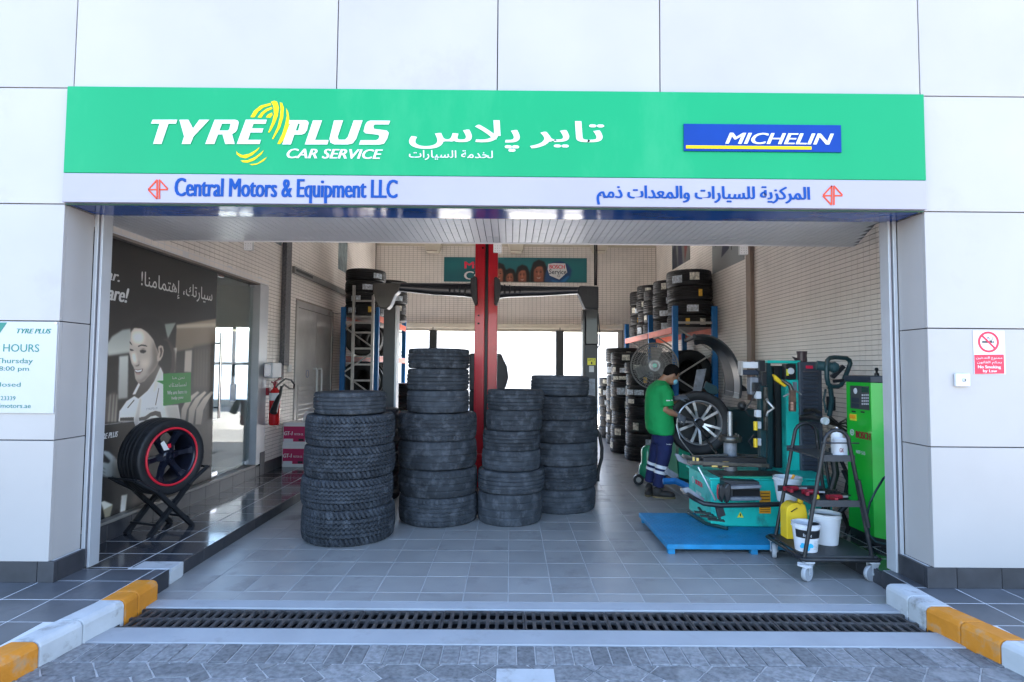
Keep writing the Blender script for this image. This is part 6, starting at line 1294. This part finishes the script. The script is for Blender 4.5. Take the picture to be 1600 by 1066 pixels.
for (cx_, cy_, ang, brk) in ((x0+.03, y0+.02, .6, 1), (x1-.03, y0+.02, .25, 0), (x0+.02, y1-.03, 1.2, 0), (x1-.03, y1-.03, 1.9, 0)):
    cs = MB(); dx, dy = math.cos(ang), math.sin(ang); r_ = .058; wc_ = Vector((cx_-dx*.02, cy_-dy*.02, r_)); axl = Vector((-dy, dx, 0))
    cs.lathe([(0,-.016),(.02,-.018),(r_-.012,-.012),(r_-.004,-.016),(r_,-.010),(r_,.010),(r_-.004,.016),(r_-.012,.012),(.02,.018),(0,.016)], wc_, axl, 28); cw = cs.build('castor_wheel', M_greyP, tl, True)
    b = MB(); 
    for sg_ in (-1, 1):
        o_ = axl*.024*sg_; b.prism([wc_+o_+Vector((-dx*.012,-dy*.012,-.010)), wc_+o_+Vector((dx*.012,dy*.012,-.010)), Vector((cx_+dx*.035,cy_+dy*.035,.128))+o_, Vector((cx_-dx*.035,cy_-dy*.035,.128))+o_], axl*.003)
    b.box(cx_-.035, cx_+.035, cy_-.03, cy_+.03, .128, .140, .002); b.cyl(wc_-axl*.03, wc_+axl*.03, .008, n=10); fk = b.build('castor_fork', M_rail, tl)
    if brk: b = MB(); b.prism([(cx_-.09,cy_-.02,.112),(cx_-.03,cy_-.045,.10),(cx_,cy_-.045,.105),(cx_,cy_-.01,.118),(cx_-.08,cy_+.0,.124)], (0,0,.01)); b.build('brake_pedal', M_rail, tl)
def bucket(name, label, c, r0, r1, h, m, band=None, handle=True, tilt=0):
    o = thing(name, label, 'bucket', c); c = Vector(c)
    b = MB(); b.lathe([(0,0),(r0,0),(r0+(r1-r0)*.88,h*.86),(r1*1.04,h*.87),(r1*1.04,h*.90),(r1,h*.91),(r1*1.01,h*.98),(r1*1.035,h),(r1*.95,h),(r1*.93,h*.9),(r0*.93,.008),(0,.008)], c, n=36); b.build('bucket_wall', m, o, True)
    if handle:
        b = MB(); pts = [c+Vector((-r1*1.06*math.cos(a), -r1*1.0*abs(math.sin(a))*(.5), h*.86-r1*.9*math.sin(a))) for a in [math.pi*k/10 for k in range(11)]]; b.tube(pts, .0035, 6); b.build('wire_handle', M_whiteP, o, True)
    return o
zt_ = .181
bk1 = bucket('white_bucket', 'white paint bucket with black band and blue swirl at the trolley front', (2.248, 4.34, zt_), .077, .098, .205, M_whiteP, handle=False)
def band(o, c, r_f, z0, z1, a0, a1, m, name):
    b = MB(); n = 14; c = Vector(c)
    for i in range(n+1):
        a = a0+(a1-a0)*i/n
        for z in (z0, z1): r_ = r_f(z)+.0015; b.v.append((c.x+r_*math.cos(a), c.y+r_*math.sin(a), c.z+z))
    b.f = [(2*i,2*i+2,2*i+3,2*i+1) for i in range(n)]; b.m = [0]*n; return b.build(name, m, o, True)
rf = lambda z: .077+(.098-.077)*z/.205
band(bk1, (2.248,4.34,zt_), rf, .105, .165, R(-165), R(-20), M_black, 'black_band'); band(bk1, (2.248,4.34,zt_), rf, .110, .155, R(-17), R(-2), M_cwhite, 'paper_label')
b = MB(); c = Vector((2.248,4.34,zt_))
for k in range(9): a = R(-138+k*6); z = .040+.018*math.sin(k*1.1); r_ = rf(z)+.001; p = c+Vector((r_*math.cos(a), r_*math.sin(a), z)); b.cyl(p, p+Vector((math.cos(a)*.0015, math.sin(a)*.0015, 0)), .013, n=10)
b.build('blue_swirl', mat('swirl_blue', (.02,.38,.62), .4), bk1)
b = MB()
for k in range(6): z = .082-.011*k; pts = [(c.x+(rf(z)+.0015)*math.cos(R(a)), c.y+(rf(z)+.0015)*math.sin(R(a)), c.z+z) for a in (-80,-70,-60,-50,-42)]; b.tube(pts, .0012, 4)
b.build('print_lines', M_greyP, bk1)
a_ = Vector((2.248,4.34,zt_)); lettering('Rubelac', a_+Vector((-.070,-.096,.122)), (.06,-.006,0), (0,0,.024), M_white, bk1, depth=.002)
bk2 = bucket('grey_bucket', 'dirty grey bucket with white handle standing behind the white bucket', (2.495, 4.52, zt_), .088, .112, .235, M_whiteP)
b = MB(); b.lathe([(0,.20),(.100,.20),(.103,.205),(0,.215)], (2.495,4.52,zt_), n=28); b.build('bucket_content', M_greyP, bk2)
b = MB(); c = Vector((2.30,4.31,zt_+.19)); b.lathe([(0,0),(.035,0),(.04,.01),(.02,.02),(0,.02)], c, n=14); gl_ = b.build('brush_head', M_black, bk1, True)
jg = thing('yellow_jug', 'yellow plastic oil jug with handle and white label on the trolley base', 'jug', (2.165, 4.55, zt_)); jc = (2.315, 4.60)
b = MB(); b.prism([(jc[0]-.085, jc[1], zt_), (jc[0]+.085, jc[1], zt_), (jc[0]+.085, jc[1], zt_+.20), (jc[0]+.07, jc[1], zt_+.27), (jc[0]+.045, jc[1], zt_+.285), (jc[0]+.035, jc[1], zt_+.275), (jc[0]+.0, jc[1], zt_+.29), (jc[0]-.035, jc[1], zt_+.285), (jc[0]-.075, jc[1], zt_+.255), (jc[0]-.085, jc[1], zt_+.225)], (0, .11, 0)); b.build('jug_body', M_jug, jg, bevel=.014)
b = MB(); b.bar((jc[0]-.052, jc[1]-.003, zt_+.218), (jc[0]+.0, jc[1]-.003, zt_+.250), .020, .005, up=(0,0,1)); b.build('handle_hole_shade', mat('jug_shade', (.10,.085,.02), .7), jg, bevel=.002)  # solid dark bar: shade of the handle opening put into its colour
b = MB(); b.cyl((jc[0]+.055, jc[1]+.055, zt_+.275), (jc[0]+.055, jc[1]+.055, zt_+.31), .022, n=20); b.build('cap', M_jug, jg, True)
b = MB(); b.box(jc[0]+.0, jc[0]+.075, jc[1]-.002, jc[1]-.0003, zt_+.05, zt_+.165); lb_ = b.build('label', M_cwhite, jg); b = MB()
for k in range(7): b.box(jc[0]+.008, jc[0]+.067, jc[1]-.003, jc[1]-.0022, zt_+.06+.013*k, zt_+.064+.013*k)
b.build('label_text', M_greyP, lb_)
zt_ = .888
cn = thing('white_can', 'white tin can on the upper trolley tray', 'can', (2.41,4.30,zt_)); cc = at(1313,715,4.32); b = MB(); b.lathe([(0,0),(.050,0),(.051,.004),(.049,.008),(.049,.122),(.052,.126),(.052,.132),(.046,.130),(.044,.120),(0,.120)], (cc.x,4.32,zt_), n=32); b.build('can_wall', M_whiteP, cn, True); lettering('GX', (cc.x-.035,4.268,zt_+.035), (.03,0,0), (0,0,.03), M_redred, cn, depth=.002)
cn = thing('spray_bottle', 'white bottle with rounded shoulder behind the can on the upper tray', 'bottle', (2.39,4.42,zt_)); cc = at(1308,700,4.44); b = MB(); b.lathe([(0,0),(.040,0),(.042,.006),(.042,.135),(.036,.165),(.020,.185),(.008,.192),(.008,.205),(0,.205)], (cc.x,4.44,zt_), n=28); b.build('bottle_body', M_white, cn, True)
zt_ = .558
for k, (u, v, Yt, ang, m, lab) in enumerate(((1250,767,4.62,.1,M_redred,'red impact gun at the back left of the middle tray'), (1265,773,4.5,-.15,M_redred,'red air ratchet in the middle of the middle tray'), (1285,778,4.32,.12,M_redred,'red impact gun nearest the camera on the middle tray'), (1243,764,4.66,-.3,M_blackm,'dark air tool at the far left of the middle tray'))):
    o = thing('air_tool', lab, 'air tool', (at(u, v, Yt).x, Yt, zt_)); c = Vector((2.27+.09*k if k < 3 else 2.3, Yt, zt_+.022)); d_ = Vector((math.cos(ang), math.sin(ang), 0)); s3 = Vector((-d_.y, d_.x, 0))
    b = MB(); b.tube([c-d_*.05, c+d_*.05, c+d_*.07], [.019,.021,.014], 12); b.bar(c-d_*.03, c-d_*.04-s3*.09, .024, .026); b.build('tool_body', m, o, True); b = MB(); b.cyl(c+d_*.07, c+d_*.115, .011, n=12); b.build('anvil', M_steel, o, True)
b = MB(); o = thing('yellow_nozzle', 'small yellow nozzle between the red tools', 'nozzle', (2.33,4.40,zt_)); b.lathe([(0,0),(.016,0),(.018,.02),(.008,.03),(0,.03)], (2.35,4.36,zt_), n=14); b.build('nozzle_body', M_jug, o, True)
sk_ = thing('dark_rag', 'crumpled dark rag on the right of the middle tray', 'rag', (2.5,4.5,zt_)); b = MB(); V = []; n = 12
for i in range(n):
    for j in range(n): V.append((2.44+.018*i, 4.40+.022*j, zt_+.004+.022*abs(math.sin(i*1.3+j*.7)*math.cos(j*1.1-i*.4))))
b.add(V, [(i*n+j, (i+1)*n+j, (i+1)*n+j+1, i*n+j+1) for i in range(n-1) for j in range(n-1)]); b.build('cloth', M_black, sk_, True)
bk3 = bucket('grey_pail', 'white pail hung on the front bar of the tyre changer', (at(1231,785,5.08).x, 5.08, at(1231,783,5.08).z), .086, .118, .215, M_whiteP, handle=False)
b = MB(); c = Vector((at(1231,785,5.08).x, 5.08, at(1231,783,5.08).z)); b.lathe([(0,.18),(.106,.18),(0,.19)], c, n=24); b.build('pail_content', M_greyP, bk3); b = MB(); b.tube([c+Vector((.03,0,.17)), c+Vector((.06,.0,.23))], .012, 8); b.build('brush_handle', M_ylabel, bk3)

# ------------------------------------------------------------------ the mechanic
pe = thing('person', 'mechanic in green t-shirt, navy trousers with reflective bands and mask, bending over the wheel', 'person', (1.83, 6.95, 0))
PYY = 6.95
def P(u, v, dy=0): return at(u, v, PYY+dy)
def loft(b, secs, n=20):   # sections: centre, rx, ry (horizontal ellipses)
    V = []
    for c, rx, ry in secs:
        for k in range(n): a = 2*math.pi*k/n; V.append((c.x+rx*math.cos(a), c.y+ry*math.sin(a), c.z))
    m = len(secs); b.add(V, [(i*n+k, i*n+(k+1)%n, (i+1)*n+(k+1)%n, (i+1)*n+k) for i in range(m-1) for k in range(n)] + [tuple(range(n))[::-1], tuple((m-1)*n+k for k in range(n))])
def ellip(b, c, ax, ay, az, n=16, m=10):
    c, ax, ay, az = Vector(c), Vector(ax), Vector(ay), Vector(az); V = [c-az]
    for i in range(1, m):
        t = math.pi*i/m
        for k in range(n): a = 2*math.pi*k/n; V.append(c + ax*math.sin(t)*math.cos(a) + ay*math.sin(t)*math.sin(a) - az*math.cos(t))
    V.append(c+az); F = [(0, 1+(k+1)%n, 1+k) for k in range(n)] + [(1+i*n+k, 1+i*n+(k+1)%n, 1+(i+1)*n+(k+1)%n, 1+(i+1)*n+k) for i in range(m-2) for k in range(n)] + [(len(V)-1, 1+(m-2)*n+k, 1+(m-2)*n+(k+1)%n) for k in range(n)]
    b.add(V, F)
def fused(b, name, m, parent, voxel=.012, it=4, crease=0):
    o = b.build(name, m, parent); rm = o.modifiers.new('r', 'REMESH'); rm.mode = 'VOXEL'; rm.voxel_size = voxel; sm = o.modifiers.new('s', 'SMOOTH'); sm.iterations = it; sm.factor = .5
    if crease:
        tx = bpy.data.textures.new('folds', 'CLOUDS'); tx.noise_scale = .11; tx.noise_depth = 2; d_ = o.modifiers.new('d', 'DISPLACE'); d_.texture = tx; d_.strength = crease; d_.mid_level = .5; d_.texture_coords = 'GLOBAL'
    bpy.context.view_layer.update(); me = bpy.data.meshes.new_from_object(o.evaluated_get(bpy.context.evaluated_depsgraph_get())); old = o.data; o.modifiers.clear(); o.data = me; me.name = name
    me.polygons.foreach_set('use_smooth', [True]*len(me.polygons)); return o
HC = P(1049.5, 585.5, 0); hf = Vector((.80, .18, -.52)).normalized(); hs_ = hf.cross(Vector((0,0,1))).normalized(); hu = hs_.cross(hf)
sN, eN, wN = P(1038,606,-.15), P(1039,641,-.17), P(1059,649,-.14); sF, eF, wF = P(1038,605,.15), P(1048,630,.12), P(1058,622,-.02)
b = MB()
ellip(b, HC, hf*.098, hs_*.074, hu*.108); ellip(b, HC+hf*.035-hu*.062, hf*.058, hs_*.052, hu*.055); ellip(b, HC+hf*.100-hu*.020, hf*.022, hs_*.013, hu*.020)
for s3 in (-1, 1): ellip(b, HC+hs_*.074*s3-hf*.008-hu*.012, hf*.018, hs_*.009, hu*.030)
b.tube([P(1032,600), P(1037,594), HC-hf*.045-hu*.05], [.060,.055,.052], 14); loft(b, [(P(1035,690),.09,.12),(P(1032,650),.10,.13),(P(1030,620),.125,.17),(P(1031,605),.10,.17),(P(1032,599),.05,.08)])
for s_, e_, w_ in ((sN,eN,wN),(sF,eF,wF)): b.tube([s_, s_.lerp(e_,.5), e_, e_.lerp(w_,.35), w_], [.055,.050,.041,.043,.027], 12)
legs = [((1040,688,-.07),(1035,722,-.10),(1028,758,-.10)), ((1030,688,.09),(1021,722,.10),(1015,750,.12))]
for h_, k_, a_ in legs: b.tube([P(*h_), P(*k_), P(*a_)], [.080,.058,.042], 12)
fused(b, 'body', M_skin, pe, .010, 3)
b = MB(); loft(b, [(P(1034.5,678.5),.148,.185),(P(1031.5,670),.172,.19),(P(1030,655),.168,.19),(P(1029,640),.166,.195),(P(1029,622),.160,.205),(P(1029,609),.138,.215),(P(1030,602),.110,.195),(P(1031.5,597.5),.075,.12),(P(1033,594.5),.055,.07)], 24)
b.tube([P(1035,606,-.13), P(1040,614,-.175), P(1042.5,635,-.185)], [.075,.078,.082], 14); b.tube([P(1036,605,.13), P(1043,614,.16), P(1046,625,.15)], [.072,.075,.074], 14)
fused(b, 'tshirt', M_shirt, pe, .012, 3, .016)
b = MB(); loft(b, [(P(1034,668),.125,.16),(P(1035,675),.128,.165),(P(1035,683),.128,.17),(P(1034,692),.125,.165)])
for (h_, k_, a_), r_ in zip(legs, ((.098,.078,.068),(.092,.072,.062))): b.tube([P(h_[0],h_[1]-4,h_[2]*.8), P(*h_).lerp(P(*k_),.5), P(*k_), P(*k_).lerp(P(*a_),.6), P(a_[0],a_[1]+3,a_[2])], [r_[0],r_[0]*.92,r_[1],r_[2],r_[2]*1.04], 16)
fused(b, 'trousers', M_navyc, pe, .012, 3, .018)
for (h_, k_, a_), vs_, r_ in ((legs[0], ((727,732),(735.5,740)), .080), (legs[1], ((722,726),(730,733.8)), .074)):
    for v0, v1 in vs_:
        cen_ = lambda v: P(k_[0]+(a_[0]-k_[0])*(v-k_[1])/(a_[1]-k_[1]), v, k_[2]+(a_[2]-k_[2])*(v-k_[1])/(a_[1]-k_[1])); b = MB(); b.tube([cen_(v0), cen_(v1)], [r_, r_*.985], 20); b.build('reflective_band', M_reflect, pe, True)
lettering('Service', P(1041,695,-.185), (.06,0,0), (0,0,.012), M_reflect, pe, depth=.004)
b = MB(); b.bar(P(1041,626,-.27), P(1047,626,-.27), .012, .003, up=(0,1,0)); b.bar(P(1049,625.5,-.27), P(1051,625.5,-.27), .008, .003, up=(0,1,0)); b.build('sleeve_print', M_white, pe)
b = MB(); ellip(b, HC+hu*.028-hf*.014, hf*.106, hs_*.083, hu*.098); ellip(b, HC-hf*.060-hu*.012, hf*.050, hs_*.068, hu*.060)
ho = fused(b, 'hair', M_hair, pe, .008, 1, .012); 
bm = bmesh.new(); bm.from_mesh(ho.data); off = BASE[pe.name]
dl = [v for v in bm.verts if (v.co+off-HC).dot(hf) > .035 and (v.co+off-HC).dot(hu) < .050]; bmesh.ops.delete(bm, geom=dl, context='VERTS'); bm.to_mesh(ho.data); bm.free()
b = MB(); ellip(b, HC+hf*.055-hu*.052, hf*.058, hs_*.058, hu*.048); fused(b, 'face_mask', M_mask, pe, .008, 1)
b = MB()
for s3 in (-1, 1): b.tube([HC+hf*.075+hs_*.045*s3-hu*.035, HC+hs_*.080*s3-hf*.005-hu*.005], .0022, 5)
b.build('mask_strap', M_mask, pe)
b = MB()
for s3 in (-1, 1): ellip(b, HC+hf*.086+hs_*.030*s3+hu*.008, hf*.010, hs_*.014, hu*.007, 10, 6)
b.build('eyes', M_white, pe, True); b = MB()
for s3 in (-1, 1): b.bar(HC+hf*.090+hs_*.016*s3+hu*.030, HC+hf*.084+hs_*.046*s3+hu*.028, .006, .006)
b.build('eyebrows', M_hair, pe)
def glove(wr, dirv, pn, curl, parent):   # palm and five fingers that bend towards pn
    dirv = Vector(dirv).normalized(); pn = Vector(pn); pn = (pn-dirv*pn.dot(dirv)).normalized(); sd_ = dirv.cross(pn); b = MB()
    b.tube([wr-dirv*.05, wr, wr+dirv*.03], [.034,.030,.034], 12); ellip(b, wr+dirv*.055, dirv*.052, sd_*.044, pn*.018)
    for k, (o_, L_) in enumerate(((-.033,.062),(-.011,.072),(.011,.068),(.033,.052))):
        r0 = wr+dirv*.090+sd_*o_; p1 = r0+(dirv*math.cos(curl)+pn*math.sin(curl))*L_*.45; p2 = p1+(dirv*math.cos(curl*2.1)+pn*math.sin(curl*2.1))*L_*.32; p3 = p2+(dirv*math.cos(curl*2.9)+pn*math.sin(curl*2.9))*L_*.25
        b.tube([r0-dirv*.03, r0, p1, p2, p3], [.010,.0105,.0100,.0092,.0078], 8)
    t0 = wr+dirv*.035-sd_*.035; b.tube([t0, t0-sd_*.025+dirv*.028+pn*.01, t0-sd_*.020+dirv*.055+pn*.028], [.013,.011,.009], 8)
    return fused(b, 'glove', M_glove, parent, .0045, 1)
glove(wN, Vector((.82,-.05,-.55)), Vector((-.1,.8,-.6)), .65, pe); glove(wF, Vector((.9,.15,.12)), Vector((0,.55,-.8)), .25, pe)
for (a_, toe, dy) in (((1027,759,-.10),(1046,769.5,-.14),-.1), ((1014,753,.12),(1012.5,763,-.08),.1)):
    A_ = P(*a_); T_2 = P(*toe); A_.z = .05; T_2.z = .035; dd = (T_2-A_); dd.z = 0; dd.normalize(); ss = Vector((-dd.y, dd.x, 0)); b = MB()
    ellip(b, A_+Vector((0,0,.02)), dd*.060, ss*.045, Vector((0,0,.062))); ellip(b, A_+dd*.10+Vector((0,0,.0)), dd*.105, ss*.047, Vector((0,0,.040))); ellip(b, A_+dd*.155-Vector((0,0,.010)), dd*.055, ss*.046, Vector((0,0,.030)))
    sh_ = fused(b, 'shoe', M_shoe, pe, .008, 1); b = MB(); pts = [A_+dd*(.075+.135*math.cos(2*math.pi*k/20))+ss*.049*math.sin(2*math.pi*k/20) for k in range(20)]; b.prism([(p.x, p.y, .002) for p in pts], (0,0,.020)); b.build('sole', M_sole, sh_)
